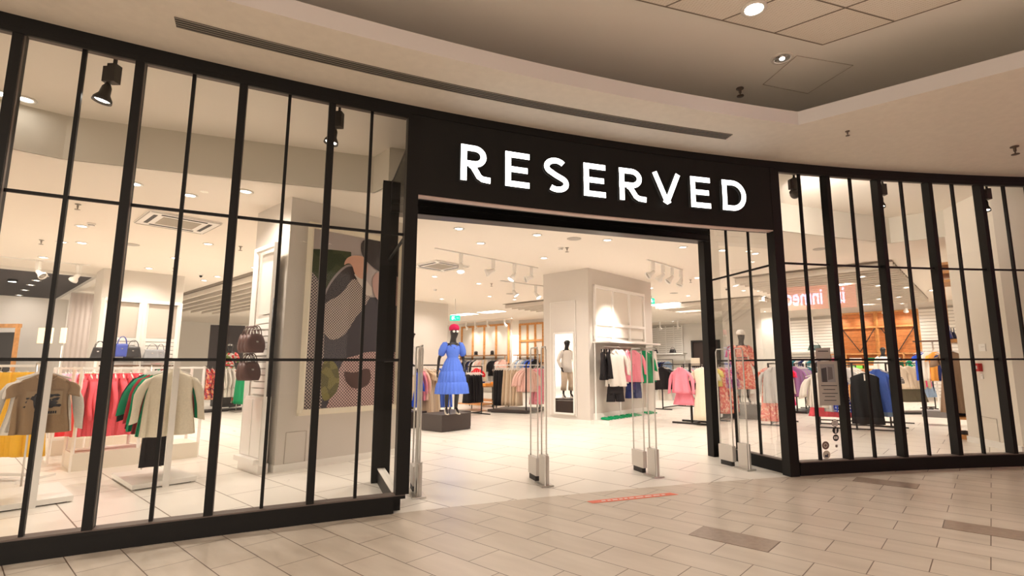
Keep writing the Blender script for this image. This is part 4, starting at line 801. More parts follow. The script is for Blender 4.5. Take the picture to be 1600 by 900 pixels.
# green shoes
def shoe_mesh(m, heel=False):
    mb = MB(); rg = []
    for t_, w_, h_ in ((0, .020, .045), (.15, .034, .06), (.35, .036, .055), (.6, .040, .04), (.85, .040, .032), (1, .018, .022)):
        rg.append([Vector((-.12+.24*t_, w_*math.cos(a), max(.0, h_*.5+h_*.5*math.sin(a)))) for a in [2*math.pi*k/10 for k in range(10)]])
    mb.loft(rg); return mb
sm = None
for i in range(9):
    for s in (-1, 1):
        p = W(uF+.22, (v0+v1)/2-lw/2+.16+i*(lw-.25)/8+s*.045, .092); o = shoe_mesh(None).build('shoe', K['emer'] if i != 6 else mat('pale_shoe', (.7, .66, .6), .5), None, p, AU+.1*s)
        tag(o, 'pale shoe among the green ones on the low shelf of the column display' if i == 6 else 'green shoe in the row on the low shelf of the column display', 'shoe', 'pale pair of shoes' if i == 6 else 'green shoes on the low shelf')
# mirror on the front face of the column
ua, za = onV(867, 521, 9.74); ub, zb_ = onV(897, 521, 9.74); _, zlo = onV(882, 646, 9.74)
MW = abs(ub-ua); t = thing('wall_mirror', 'tall narrow mirror with thin white frame on the central column', 'mirror', W((ua+ub)/2, 9.745, zlo), AU); hh_ = za-zlo
MB().box((0, -.02, hh_/2), (MW, .02, hh_)).build('backing', M_wht2, t)
MB().box((0, -.032, hh_/2), (MW-.05, .003, hh_-.05)).build('glass', mat('mirror_silver', (.92, .90, .88), .01, 1.), t)
for x in (-MW/2, MW/2): MB().box((x, -.03, hh_/2), (.03, .04, hh_)).build('frame', M_wht2, t)
for z in (0, hh_): MB().box((0, -.03, z), (MW, .04, .03)).build('frame', M_wht2, t)
# shallow framed panel above mirror
t = thing('wall_panel', 'thin raised outline panel behind and above the mirror on the column', 'wall panel', W((ua+ub)/2-.05, 9.748, zlo-.05), AU)
MB().box((0, -.004, 1.35), (MW+.18, .008, 2.7)).build('panel', M_colm, t)
for x in (-(MW+.18)/2, (MW+.18)/2): MB().box((x, -.008, 1.35), (.012, .016, 2.7)).build('edge', M_wht2, t)
MB().box((0, -.008, 2.7), (MW+.18, .016, .012)).build('edge', M_wht2, t)
# ================================================================ RIGHT SIDE RACKS
z3 = Vector((0, 0, 1.33))
def qrack(label, a, dirv, l, hgt=1.34, low=.12, depth=.55):
    b = a+dirv*l; return frame_rack(label, a, b, hgt, M_blk2, depth, low=low, w=.025)
A_ = Vector((5.78, 11.15, 0)); Bq = Vector((6.98, 10.45, 0)); du = (Bq-A_).normalized(); dv = Vector((-du.y, du.x, 0)); yq = math.atan2(du.y, du.x); l = (Bq-A_).length
t = thing('clothes_rack', 'black rectangular frame rack with the charcoal top and dotted blouse, first right windows', 'clothes rack', (A_+Bq)/2+dv*.4, yq)
for x in (-l/2, 0, l/2):
    for y in (-.4, .4): MB().bar((x, y, 0), (x, y, 1.36), .025, .025).build('upright', M_blk2, t)
for z in (.02, .10, 1.35):
    for y in (-.4, .4): MB().bar((-l/2, y, z), (l/2, y, z), .025, .025).build('crossbar', M_blk2, t)
for x in (-l/2, l/2):
    for z in (.02, 1.35): MB().bar((x, -.4, z), (x, .4, z), .025, .025).build('side_bar', M_blk2, t)
def rp(x, v, z): return A_+du*x+dv*v+Vector((0, 0, z))
hang('blouse', K['white'], rp(.06, .02, 1.20), yq, 'white blouse hanging low, left of the window notice', w=.34, L=.76, dpt=.06)
hang('blouse', K['white'], rp(.0, .14, 1.18), yq, 'second white blouse just behind the first, left of the notice', w=.34, L=.72, seed=2, dpt=.05)
hang('top', K['lgrey'], rp(.28, .03, 1.10), yq, 'pale grey striped blouse behind the window notice', w=.30, L=.74, seed=3, dpt=.05)
hang('top', K['dots'], rp(.46, .0, 1.12), yq, 'blue blouse with white dots beside the window notice', w=.34, L=.76, dpt=.06)
for i in range(3): hang('skirt', K['salmon'], rp(.08+.18*i, .16, .70), yq, 'coral red skirt hem below the notice, %s of three' % ('left', 'middle', 'right')[i], w=.40, L=.46, seed=i)
MBt = hang('top', K['char'], rp(.90, -.03, 1.22), yq, 'large charcoal lace top with keyhole neck facing the window', w=.58, L=1.08, dpt=.06)
MB().box((0, -.082, -.15), (.024, .006, .13)).build('keyhole', K['white'], MBt)
hang('shirt', K['cornf'], rp(1.12, .14, 1.28), yq, 'blue shirt showing right of the charcoal lace top', w=.46, L=.90)
hang('shirt', K['denim'], rp(1.16, .28, 1.28), yq, 'light denim shirt behind the blue shirt', w=.46, L=1.0, seed=2)
a = G(1393, 668)
frame_rack('black rack with the striped top behind the third post', a, a+V3*1.1, 1.34, M_blk2, .6, low=.1, w=.025)
hang('tee', K['stripe'], Vector((*(a+V3*.05+U3*.05)[:2], 1.22)), AU+.5, 'black and white striped top behind the second right post', w=.36, L=.66); hang('tee', K['stripe'], Vector((*(a+V3*.18+U3*.06)[:2], 1.22)), AU+.5, 'second striped top just behind the first', w=.36, L=.66, seed=2)
# coral clothes right of the coral mannequin
a = D(1202, 11.6); b = a+V3*1.1
frame_rack('black rack with coral dresses right of the coral mannequin', a, b, 1.36, M_blk2, .5)
row('long_dress', [K['coral']], a+z3-V3*.05, a+z3+V3*.3, 3, AU+.5, 'coral patterned long dress right of the coral mannequin', 'coral long dresses', L=1.22, w=.42)
hang('jacket', K['lgrey'], a+z3-V3*.12+U3*.12, AU+.3, 'pale blue-grey jacket over the coral dresses', w=.42, L=.82); hang('shirt', K['white'], a+z3+V3*.42+U3*.1, AU+.5, 'white shirt at the end of the coral rack', w=.40, L=.8)
a = D(1215, 14); row('long_dress', [K['red'], K['hotp']], a+z3, a+z3+V3*.8, 4, AU, 'red dress seen past the coral rack', 'red dresses right', L=1.1)
frame_rack('black rack with red dresses beyond the coral rack', a, a+V3*.8, 1.36)
a = D(1122, 12.6); row('long_dress', [K['coral'], K['redfl']], a+z3, a+z3+V3*.8, 5, AU+.5, 'red and coral patterned dress left of the coral mannequin', 'coral dresses at the door post', L=1.15)
frame_rack('black rack with coral dresses behind the right security panel', a, a+V3*.8, 1.36)
a = D(1243, 14.5); row('shirt', [K['purple'], K['grey']], a+z3-V3*.1, a+z3+V3*.8, 5, AU+.2, 'mauve long-sleeved top behind the corner post window', 'mauve tops', L=.86)
frame_rack('black rack with mauve tops behind the first right window', a, a+V3*.9, 1.36, platform=True)
a = D(1262, 16); row('tee', [K['teal'], K['denim'], K['grey']], a+z3, a+z3+V3*1.0, 5, AU, 'blue-grey top on the far rack behind the mauve tops', 'blue-grey tops', L=.7)
frame_rack('black rack with blue-grey tops beyond the mauve tops', a, a+V3*1.0, 1.36)
a = D(1322, 14.5); row('tee', [K['lgrey'], K['white'], K['tan']], a+Vector((0, 0, 1.28)), a+V3*1.5+Vector((0, 0, 1.28)), 9, AU, 'pale folded-look top on the rack above the charcoal top', 'pale tops behind the charcoal top', L=.5)
frame_rack('black rack with pale tops before the orange wooden wall', a, a+V3*1.5, 1.31)
# stand with beige coats behind third right window
a = D(1402, 14.3)
frame_rack('black stand with platform holding beige and khaki clothes behind the third right window', a, D(1441, 14.3), 1.36, M_blk2, .6, platform=True, low=.05)
for i in range(3): hang('jacket', K['lbeige'], D(1408+13*i, 14.2)+Vector((0, 0, 1.33)), -.2, 'light beige jacket behind the third right window, %s of three' % ('left', 'middle', 'right')[i], w=.38, L=.66, seed=i)
for i in range(2): hang('skirt', fab('khaki_grey_cotton', (.14, .12, .08)), D(1414+16*i, 14.25)+Vector((0, 0, .84)), -.2, 'dark khaki skirt under the beige jackets, %s one' % ('left', 'right')[i], w=.44, L=.52, seed=i)
hang('tee', K['hotp'], D(1448, 15.5)+z3, .3, 'hot pink top right of the beige jackets', w=.3, L=.66); hang('skirt', K['denim'], D(1451, 15.6)+Vector((0, 0, .86)), .3, 'denim skirt below the hot pink top', w=.4, L=.5)
frame_rack('thin black rack with the hot pink top', D(1444, 15.6), D(1458, 15.6), 1.36)
for i, x in enumerate((1402, 1413, 1424, 1434)): hang('tee', K['green' if 0 < i < 3 else 'white'], D(x, 19)+Vector((0, 0, 1.52)), 0, 'green top below the orange wall' if 0 < i < 3 else 'white top below the orange wall at the %s of the green ones' % ('left' if i == 0 else 'right'), 'green tops' if 0 < i < 3 else None, w=.34, L=.5, seed=i)
# slatwall fixture with bright tops at x 1450
a = D(1464, 13.2); t = thing('clothes_display', 'wall arm with white, orange and blue tops, left of the right wall', 'clothes stand', a, AU)
MB().bar((0, 0, 0), (0, 0, 1.9), .03, .03).build('post', M_wht2, t); MB().box((-.1, 0, 1.9), (.6, .3, .03)).build('shelf', mat('dark_wood', (.10, .045, .02), .5), t); mb = MB(); mb.tube([(0, -.3, 1.72), (0, .3, 1.72)], .01); mb.build('rail', M_chrome, t); MB().box((0, 0, .015), (.4, .4, .03)).build('foot', M_wht2, t)
for i, (c, dx, lab) in enumerate((('blue', -.24, 'blue top at the left of the wall arm display'), ('white', -.12, 'white top between the blue and orange tops'), ('orange', .04, 'orange top on the wall arm display'), ('navy', .22, 'navy top right of the orange top'))): hang('tee', K[c], a+U3*dx+V3*(-.05*i)+Vector((0, 0, 1.70)), AU+.3, lab, w=.34, L=.78, seed=i)
# wooden bay with brown garments beside the right wall
a = W(-.62, 12.05); t = thing('wooden_wardrobe', 'honey wood open wardrobe with brown garments beside the right wall', 'wardrobe', W(-.36, 12.34), AV)
MB().box((0, 0, .04), (.80, .62, .08)).build('base_platform', M_wood, t)
for x in (-.36, .36): MB().bar((x, .24, .08), (x, .24, 3.2), .07, .07).build('post', M_wood, t)
for z in (3.16, 3.0, 2.84): MB().box((0, .0, z), (.78, .5, .05)).build('top_slat', M_wood, t)
MB().box((0, 0, 1.74), (.78, .5, .06)).build('shelf', M_wood, t); MB().box((0, 0, .36), (.78, .5, .04)).build('shelf', M_wood, t); mb = MB(); mb.tube([(-.36, 0, 1.64), (.36, 0, 1.64)], .012); mb.build('rail', M_chrome, t)
row('long_dress', [K['brown'], K['tan'], K['brown']], W(-.57, 12.04, 1.62), W(-.57, 12.68, 1.62), 7, AU, 'taupe satin dress in the wooden wardrobe', 'taupe dresses', L=1.16, w=.4)
def bag(name, label, p, yaw, m, w=.26, h=.2, d=.1, group=None, soft=False, strap=True, hm=None):
    t = thing(name, label, 'bag', p, yaw, group); mb = MB(); n = 20; rg = []
    for q in range(7):
        tt = q/6; z = h*tt; k = (1-.28*tt) if not soft else (.55+1.0*math.sin(math.pi*(.15+.7*tt))*.5); dd = d/2*(1-.55*tt)
        rg.append([Vector((w/2*k*math.copysign(abs(math.cos(a))**.6, math.cos(a)), dd*math.copysign(abs(math.sin(a))**.6, math.sin(a))+(.006*math.sin(5*a+q) if soft else 0), z+(.02*math.sin(3*a) if soft and q > 4 else 0))) for a in [2*math.pi*k_/n for k_ in range(n)]])
    mb.loft(rg); bd = mb.build('body', m, t)
    if strap:
        for y in (-.02, .02): MB().tube([(w*.28*math.cos(a), y, h*.95+h*.6*math.sin(a)) for a in [math.pi*k_/10 for k_ in range(11)]], .006, 6).build('handle', hm or m, t)
    mb = MB(); mb.box((0, -d/2*.62, h*.62), (.03, .012, .02)); mb.build('clasp', M_chrome, bd)
    return t
M_bblue = mat('blue_leather', (.05, .08, .38), .4); M_bblk = mat('black_leather', (.02, .018, .02), .35); M_bgrey = mat('grey_leather', (.27, .28, .30), .4); M_bbrn = mat('brown_leather', (.11, .045, .035), .5, bump=.3, bscale=14)
bag('handbag', 'cobalt blue bag on top of the wooden wardrobe shelf', W(-.55, 12.05, 1.775), AV, M_bblue, .28, .16, .14); bag('handbag', 'dark navy bag on the wooden wardrobe shelf, behind the blue bag', W(-.5, 12.45, 1.775), AV, mat('navy_leather', (.02, .03, .12), .4), .26, .14, .14)
for i in range(4):
    for s in (-1, 1):
        o = shoe_mesh(None).build('shoe', M_bblk, None, W(-.5+s*.05, 11.98+.18*i, .082 if i < 2 else .382), AU+math.pi); tag(o, 'black shoe at the foot of the wooden wardrobe', 'shoe', 'black shoes in the wardrobe')
t = thing('shoe_bench', 'small grey upholstered bench left of the wooden wardrobe', 'bench', G(1470, 664), AU); MB().box((0, 0, .24), (.6, .4, .14)).build('cushion', fab('grey_felt', (.34, .33, .34)), t)
for s in (-1, 1): MB().tube([(s*.25, -.15, .17), (s*.25, -.15, .01), (s*.25, .15, .01), (s*.25, .15, .17)], .012, 8).build('leg', M_chrome, t)
# ================================================================ LEFT: bag wall, fixture by the column
uB = -15.3
for i, (vv0, vv1) in enumerate(((2.34, 3.04), (3.12, 3.80))):
    t = thing('wall_unit', ('white slatted wall unit with blue and black bags, seen through the left windows', 'white slatted wall unit with grey bags, right of the blue bag unit')[i], 'wall unit', W(uB, (vv0+vv1)/2), AV); l = vv1-vv0
    for x in (-l/2, l/2): MB().bar((x, -.06, .1), (x, -.06, 2.9), .07, .1).build('frame_stile', M_wht2, t)
    MB().bar((-l/2, -.06, 2.88), (l/2, -.06, 2.88), .1, .08).build('frame_rail', M_wht2, t)
    MB().box((0, -.02, 2.42), (l-.08, .02, .80)).build('upper_panel', mat('panel_greige', (.58, .52, .46), .6), t)
    mb = MB(); [mb.box((0, -.03, 1.40+.095*k), (l-.1, .03, .078)) for k in range(7)]; mb.build('slat_panel', M_wht2, t); MB().box((0, -.012, 1.65), (l-.1, .012, .75)).build('slat_backing', M_grey, t)
    MB().box((0, -.2, 1.36), (l, .36, .03)).build('shelf', mat('dark_wood'), t); MB().box((0, -.02, .7), (l-.08, .02, 1.2)).build('lower_panel', M_white, t)
uu = uB+.22
def bw(x, y): v, z = onU(x, y, uu); return v
bag('handbag', 'cobalt blue handbag tilted on the white wall unit', W(uu, bw(190, 545), 1.56), AV+.1, M_bblue, .30, .30, .12)
bag('handbag', 'black handbag with white tag beside the blue one', W(uu, bw(208, 545), 1.54), AV-.1, M_bblk, .34, .26, .14)
bag('handbag', 'grey structured handbag with handle on the white wall unit', W(uu, bw(238, 545), 1.50), AV, M_bgrey, .36, .24, .14)
bag('handbag', 'small grey handbag at the right end of the bag wall', W(uu, bw(251, 545), 1.50), AV, M_bgrey, .22, .24, .12)
o = D(149, 10.4); t = thing('bag_stand', 'thin white stand holding a black bag behind the left window post', 'stand', o, 0); MB().bar((0, 0, .0), (0, 0, 1.50), .03, .03).build('post', M_wht2, t); MB().box((0, 0, 1.49), (.34, .3, .02)).build('shelf', M_wht2, t); MB().box((0, 0, .01), (.3, .3, .02)).build('foot', M_wht2, t)
bag('handbag', 'black handbag with upright handle left of the second thick post', o+Vector((0, 0, 1.502)), .3, M_bblk, .28, .22, .14)
# pleated white panels left of the bag wall
t = thing('curtain_panel', 'tall pale pleated panels behind the left window, left of the bag wall', 'panel', D(136, 14.4), AV)
mb = MB(); n = 60; pts = [(-.56+1.12*i/n, .03*abs(math.sin(i*.55))) for i in range(n+1)]; vs = [(x, -y, .05) for x, y in pts]+[(x, -y, 3.35) for x, y in pts]; mb.add(vs, [(i, i+1, n+2+i, n+1+i) for i in range(n)], 0, True); mb.build('pleats', mat('greige_cloth', (.56, .49, .45), .8), t); MB().box((0, .02, 1.7), (1.16, .03, 3.36)).build('backing', M_white, t)
# fixture with brown bags on the left side of the poster column: plane v=3.0, u from -8.6 to -7.0
t = thing('bag_display', 'white slatted display unit with brown bags on the left side of the poster column', 'wall unit', W(-7.34, 2.84), AU); l = .66
MB().box((0, -.06, .06), (l, .12, .12)).build('plinth', M_wht2, t); MB().box((0, -.05, .55), (l-.08, .10, .78)).build('cupboard', M_wht2, t); MB().box((-.16, -.105, .55), (.28, .012, .70)).build('cupboard_door', M_wht2, t); MB().box((.16, -.105, .55), (.28, .012, .70)).build('cupboard_door', M_wht2, t)
MB().box((0, -.10, .15), (l, .16, .06)).build('ledge', M_wht2, t)
mb = MB(); [mb.box((0, -.03, 1.0+.085*k), (l-.1, .03, .070)) for k in range(12)]; mb.build('slat_panel', M_wht2, t); MB().box((0, -.01, 1.48), (l-.1, .014, 1.06)).build('slat_backing', M_grey, t)
MB().box((0, -.01, 2.45), (l-.1, .014, .85)).build('upper_panel', M_colm, t)
for x in (-l/2, l/2): MB().bar((x, -.07, .1), (x, -.07, 2.95), .06, .06).build('frame_stile', M_wht2, t)
MB().bar((-l/2, -.07, 2.93), (l/2, -.07, 2.93), .06, .05).build('frame_rail', M_wht2, t)
MB().tube([(l/2+.06, -.09, .95), (l/2+.06, -.09, 2.2)], .014, 8).build('black_pole', M_blk2, t)
f = local(t)
for r_, zz in ((0, 1.50), (1, 1.15)):
    for i in range(3 if r_ == 0 else 2):
        x = .05+.11*i+.03*r_; p = W(-7.34, 2.84)+U3*x-V3*(.24); bag('handbag', ('soft brown leather bag in the %s row on the display by the poster column, %s' % (('upper', 'lower')[r_], ('leftmost', 'second', 'third')[i])), Vector((*p[:2], zz)), AV+.3, M_bbrn, .26, .22, .14, None, True)
        MB().tube([f(p+Vector((0, 0, zz+.30))), f(W(-7.34, 2.84)+U3*x+Vector((0, 0, zz+.30)))-Vector((0, .03, 0))], .006, 6).build('hook', M_chrome, t)
# ---- things further left: wood framed doorway, lamp shades, black poster wall
a = D(8, 13.5); t = thing('wooden_doorway', 'orange wood framed dark opening at the far left edge', 'doorway', D(0, 13.6), -.05)
MB().box((-.5, .05, 1.15), (1.5, .05, 2.2)).build('dark_panel', M_blk2, t); MB().bar((.28, 0, 0), (.28, 0, 2.45), .1, .1).build('frame_post', M_wood, t); MB().bar((-1.3, 0, 2.42), (.33, 0, 2.42), .1, .1).build('frame_top', M_wood, t)
for i, x in enumerate((69, 97)):
    p = D(x, 10.2, 540); t = thing('display_lamp', 'glowing cream %s lampshade panel left of the pleated panels' % ('wide' if i == 0 else 'narrow'), 'lamp', (p.x, p.y, 0), 0); w_ = (.26, .08)[i]
    MB().bar((0, 0, 0), (0, 0, 1.75), .02, .02).build('pole', M_wht2, t); MB().box((0, 0, 1.95), (w_, .05, .30)).build('lamp_shade', mat('shade_glow', (.85, .70, .48), .6, emit=(1, .75, .42), es=.7), t); MB().box((0, 0, .01), (.3, .3, .02)).build('foot', M_wht2, t)
for x, yy in ((30, 0), (58, 1)):
    pass
uvwall('wall_left', (-20.5, -1.5), (-20.5, 3.2), 0, 3.3)

p = D(349, 23.5); t = thing('black_display_board', 'large black vertical board on the far wall behind the floral mannequin', 'board', (p.x, p.y-.0, 0), AV-.35)
MB().box((0, 0, 1.75), (1.35, .08, 2.9)).build('board', mat('board_black', (.03, .022, .022), .4), t); MB().box((0, 0, .15), (1.2, .06, .3)).build('foot', M_blk2, t)
# ================================================================ BACK OF THE SHOP
def wood_frame(label, u0, u1, v, z0, z1, cols, rows_):
    t = thing('wall_framing', label, 'wall frame', W((u0+u1)/2, v), AU); l = u1-u0
    for i in range(cols+1):
        x = -l/2+l*i/cols; MB().bar((x, -.05, z0), (x, -.05, z1), .09, .1).build('post', M_wood, t)
    for z in rows_: MB().bar((-l/2, -.05, z), (l/2, -.05, z), .10, .09).build('beam', M_wood, t)
    MB().box((0, -.01, (z0+z1)/2), (l, .02, z1-z0)).build('back_panel', mat('panel_cream'), t)
    return t
wood_frame('honey wood frames on the back wall behind the blue mannequin', -21.6, -18.05, 18.4, .3, 3.42, 4, [3.38])
wood_frame('honey wood frames on the back wall just left of the central column', -17.9, -16.35, 19.05, .3, 3.42, 3, [3.38, 2.55])
for (u0, u1, v, lab) in ((-21.6, -18.1, 18.1, 'wooden shelf with hats under the wood frames'), (-17.9, -16.4, 18.7, 'wooden shelf left of the column under the wood frames')):
    t = thing('wall_shelf', lab, 'shelf', W((u0+u1)/2, v), AU); MB().box((0, 0, 1.84), (u1-u0, .4, .05)).build('shelf', mat('mid_wood', (.34, .18, .08), .5), t); mb = MB(); mb.tube([(-(u1-u0)/2, 0, 1.7), ((u1-u0)/2, 0, 1.7)], .012); mb.build('rail', M_blk2, t); [MB().bar((s*(u1-u0)/2*.96, .12, .0), (s*(u1-u0)/2*.96, .12, 1.82), .04, .04).build('bracket', M_wood, t) for s in (-1, 1)]
for i, (kd, cs, u0, u1, n, lab, g, L) in enumerate((
 ('shirt', ['white', 'lpink'], -21.5, -21.0, 4, 'white shirt hanging under the wood frames, left end', 'white shirts far left', .7), ('shirt', ['black', 'navy', 'grey'], -20.95, -20.1, 7, 'dark jacket hanging under the hats', 'dark jackets under the hats', .8),
 ('shirt', ['white', 'lpink'], -20.05, -19.6, 4, 'pale pink shirt hanging under the hats', 'pale shirts under the hats', .85), ('trousers', ['lbeige', 'lgrey', 'beige'], -19.55, -19.0, 5, 'beige trousers hanging on the back wall', 'beige trousers at the back', 1.15),
 ('jacket', ['black'], -18.95, -18.5, 4, 'black jacket hanging on the back wall right of the beige trousers', 'black jackets at the back', .85), ('shirt', ['lpink', 'white'], -18.45, -18.15, 3, 'pale jacket at the right end of the wood frame', 'pale jackets right end', .8))):
    row(kd, [K[c] for c in cs], W(u0, 18.1, 1.69), W(u1, 18.1, 1.69), n, AV-.6, lab, g, L=L)
row('shirt', [K['white'], K['lgrey'], K['denim']], W(-17.85, 18.7, 1.69), W(-17.1, 18.7, 1.69), 6, AV-.6, 'pale shirt hanging beside the central column, far back', 'pale shirts beside the column', L=.8)
row('shirt', [K['blue'], K['black']], W(-17.0, 18.7, 1.69), W(-16.5, 18.7, 1.69), 4, AV-.6, 'dark or blue shirt hanging beside the column, far back', 'dark shirts beside the column', L=.8)
for i, u in enumerate((-21.0, -20.1, -18.9)):
    t = thing('hat', 'black hat on the wooden shelf at the back, %s of three' % ('left', 'middle', 'right')[i], 'hat', W(u, 18.05, 1.866), AU)
    MB().lathe([(.13, 0), (.13, .01), (.09, .03)], n=18).build('brim', M_bblk, t); MB().lathe([(.09, .02), (.09, .14), (.075, .20), (0, .22)], n=18).build('crown', M_bblk, t)
# tables between rack L and M
for i, (x, Y) in enumerate(((762, 17.5), (745, 15.9))):
    t = thing('display_table', ('low wooden table with folded clothes far behind the platform rack', 'low wooden table with folded clothes behind the black trousers')[i], 'table', D(x, Y), AU); MB().box((0, 0, .72), (1.2, .7, .04)).build('table_top', M_wood, t); [MB().bar((sx*.55, sy*.3, 0), (sx*.55, sy*.3, .70), .03, .03).build('leg', M_blk2, t) for sx in (-1, 1) for sy in (-1, 1)]; MB().box((0, 0, .2), (1.15, .66, .03)).build('lower_shelf', M_wood, t)
    for k, c in enumerate(('white', 'navy', 'lgrey', 'orange')):
        o = MB().box((0, 0, .03), (.24, .3, .06)).build('folded_top', K[c], None, D(x, Y)+U3*(-.42+.28*k)+Vector((0, 0, .741)), AU); tag(o, ('folded %s top on the %s wooden table' % (('white', 'navy', 'pale grey', 'orange')[k], ('farther', 'nearer')[i])), 'folded clothes')
# right back: white slatted wall panels, orange wooden wall
def shutter(label, u0, u1, v, z0, z1, n=2):
    t = thing('slatted_wall_panel', label, 'wall panel', W((u0+u1)/2, v), AU); l = u1-u0
    MB().box((0, -.01, (z0+z1)/2), (l, .02, z1-z0)).build('backing', M_grey, t); mb = MB(); k = int((z1-z0)/.12); [mb.box((0, -.03, z0+.06+.12*i), (l-.06, .03, .1)) for i in range(k)]; mb.build('slats', M_wht2, t)
    for i in range(n+1): MB().box((-l/2+l*i/n, -.05, (z0+z1)/2), (.06, .05, z1-z0)).build('stile', M_wht2, t)
    return t
shutter('white louvred wall panels left of the orange wooden wall', -6.4, -4.6, 23.66, 1.5, 3.3); shutter('white louvred wall panels right of the orange wooden wall', -1.9, .9, 23.66, .1, 3.4, 4); shutter('white panelled wall at the deep back right of the column', -14.9, -12.9, 26.9, 1.9, 3.5, 4)
t = thing('wooden_wall', 'orange wooden slat wall with black diagonal braces behind the right windows', 'wooden wall', W(-3.25, 23.66), AU); l = 2.6
mb = MB(); [mb.box((0, -.02, .9+.155*i), (l, .035, .15)) for i in range(16)]; mb.build('boards', mat('orange_planks', (.56, .20, .055), .5, bump=.15, bscale=10, var=.15), t)
for x in (-l/2, 0, l/2): MB().bar((x, -.08, .1), (x, -.08, 3.36), .1, .1).build('post', M_wood, t)
for z in (3.32, 2.75, 1.72): MB().bar((-l/2, -.10, z), (l/2, -.10, z), .08, .06).build('beam', M_wood, t)
for x0, x1 in ((-1.15, -.6), (-.05, -.6), (.15, .65), (1.2, .65)): MB().bar((x0, -.14, 2.7), (x1, -.14, 1.8), .03, .03).build('diagonal_brace', M_blk2, t)
for i in range(4):
    t = thing('cubby_shelf', 'open wooden cubby with folded bright tops under the orange wall, number %s from the left' % ('one', 'two', 'three', 'four')[i], 'shelf', W(-4.45+.6*i, 22.6, 0), AU)
    MB().box((0, 0, 1.70), (.6, .4, .03)).build('top_board', M_wood, t); MB().box((0, 0, 1.42), (.6, .4, .03)).build('shelf_board', M_wood, t); MB().box((0, 0, 1.14), (.6, .4, .03)).build('shelf_board', M_wood, t); [MB().box((s*.29, 0, .86), (.02, .4, 1.70)).build('side_board', M_wood, t) for s in (-1, 1)]
    for r_, z in ((0, 1.437), (1, 1.157)):
        c = [['hotp', 'white', 'green', 'grey'], ['hotp', 'mint', 'white', 'pink']][r_][i]; o = MB().box((0, 0, .06), (.40, .3, .12)).build('folded_top', K[c], None, W(-4.45+.6*i, 22.6, z), AU); tag(o, 'folded %s tops in the %s cubby, %s from the left under the orange wall' % ({'hotp': 'hot pink', 'mint': 'fluo green'}.get(c, c), ('upper', 'lower')[r_], ('first', 'second', 'third', 'fourth')[i]), 'folded clothes')
# long white shelf with a bag under the louvres
t = thing('wall_shelf', 'white wall shelf under the louvred panels behind the first right window', 'shelf', W(-5.5, 23.3), AU); MB().box((0, 0, 1.86), (1.9, .5, .05)).build('shelf', M_wht2, t); [MB().bar((s*.9, .1, 0), (s*.9, .1, 1.85), .05, .05).build('bracket', M_wht2, t) for s in (-1, 1)]
bag('handbag', 'dark green boxy bag on the white shelf under the louvres', W(-5.4, 23.25, 1.886), AU, mat('dark_green_leather', (.03, .07, .06), .4), .55, .22, .2)
a = W(-6.3, 22.4, 1.6); frame_rack('black rack of pale tops under the white shelf', a, W(-4.7, 22.4), 1.62); row('tee', [K['white'], K['teal'], K['lgrey'], K['navy']], W(-6.2, 22.4, 1.58), W(-4.8, 22.4, 1.58), 9, AV-.6, 'pale top on the rack under the white shelf, first right window', 'pale tops under the shelf', L=.8)
# deep back right of the column
a = W(-14.8, 24.6); frame_rack('long black rack of teal and navy clothes, deep back right of the column', a, W(-12.4, 24.6), 1.62); row('tee', [K['white'], K['teal'], K['teal'], K['navy'], K['navy'], K['denim'], K['white']], W(-14.6, 24.6, 1.58), W(-12.6, 24.6, 1.58), 13, AV-.7, 'teal, navy or white top on the deep back rack', 'deep back tops', L=.7)
t = thing('wall_shelf', 'white shelf with black shoes at the deep back right of the column', 'shelf', W(-13.8, 26.3), AU); MB().box((0, 0, 1.95), (2.6, .5, .05)).build('shelf', M_wht2, t); [MB().bar((s*1.2, .1, 0), (s*1.2, .1, 1.94), .05, .05).build('bracket', M_wht2, t) for s in (-1, 1)]
for i, u in enumerate((-14.3, -13.2)): bag('handbag', 'black bag on the deep back shelf, %s one' % ('left', 'right')[i], W(u, 26.25, 1.976), AU, M_bblk, .4, .2, .2)
t = thing('dark_doorway', 'dark framed opening in the back wall near the right door post', 'doorway', W(-11.6, 26.93), AU); MB().box((0, -.01, 1.3), (1.5, .03, 2.6)).build('dark_panel', mat('dark_brown', (.05, .03, .025), .5), t); [MB().box((x, -.05, 1.3), (.1, .1, 2.6)).build('frame_post', M_blk2, t) for x in (-.75, .0, .75)]; MB().box((0, -.05, 2.6), (1.6, .1, .1)).build('frame_top', M_blk2, t)
t = thing('notice_card', 'small cream card standing before the dark opening at the back', 'sign', W(-11.9, 26.2), AU); MB().box((0, 0, 1.5), (.5, .03, .4)).build('card', mat('cream_card', (.8, .7, .55), .6), t); MB().bar((0, 0, 0), (0, 0, 1.3), .03, .03).build('stand', M_blk2, t)
a = D(1066, 19); frame_rack('black rack with folded denim and knits between the column and the pink stand', a, a+V3*1.6, 1.30, platform=True)
row('tee', [K['denim'], K['teal'], K['white'], K['pink']], a+Vector((0, 0, 1.27)), a+V3*1.6+Vector((0, 0, 1.27)), 9, AU, 'blue or white top behind the pink stand', 'tops behind the pink stand', L=.6)
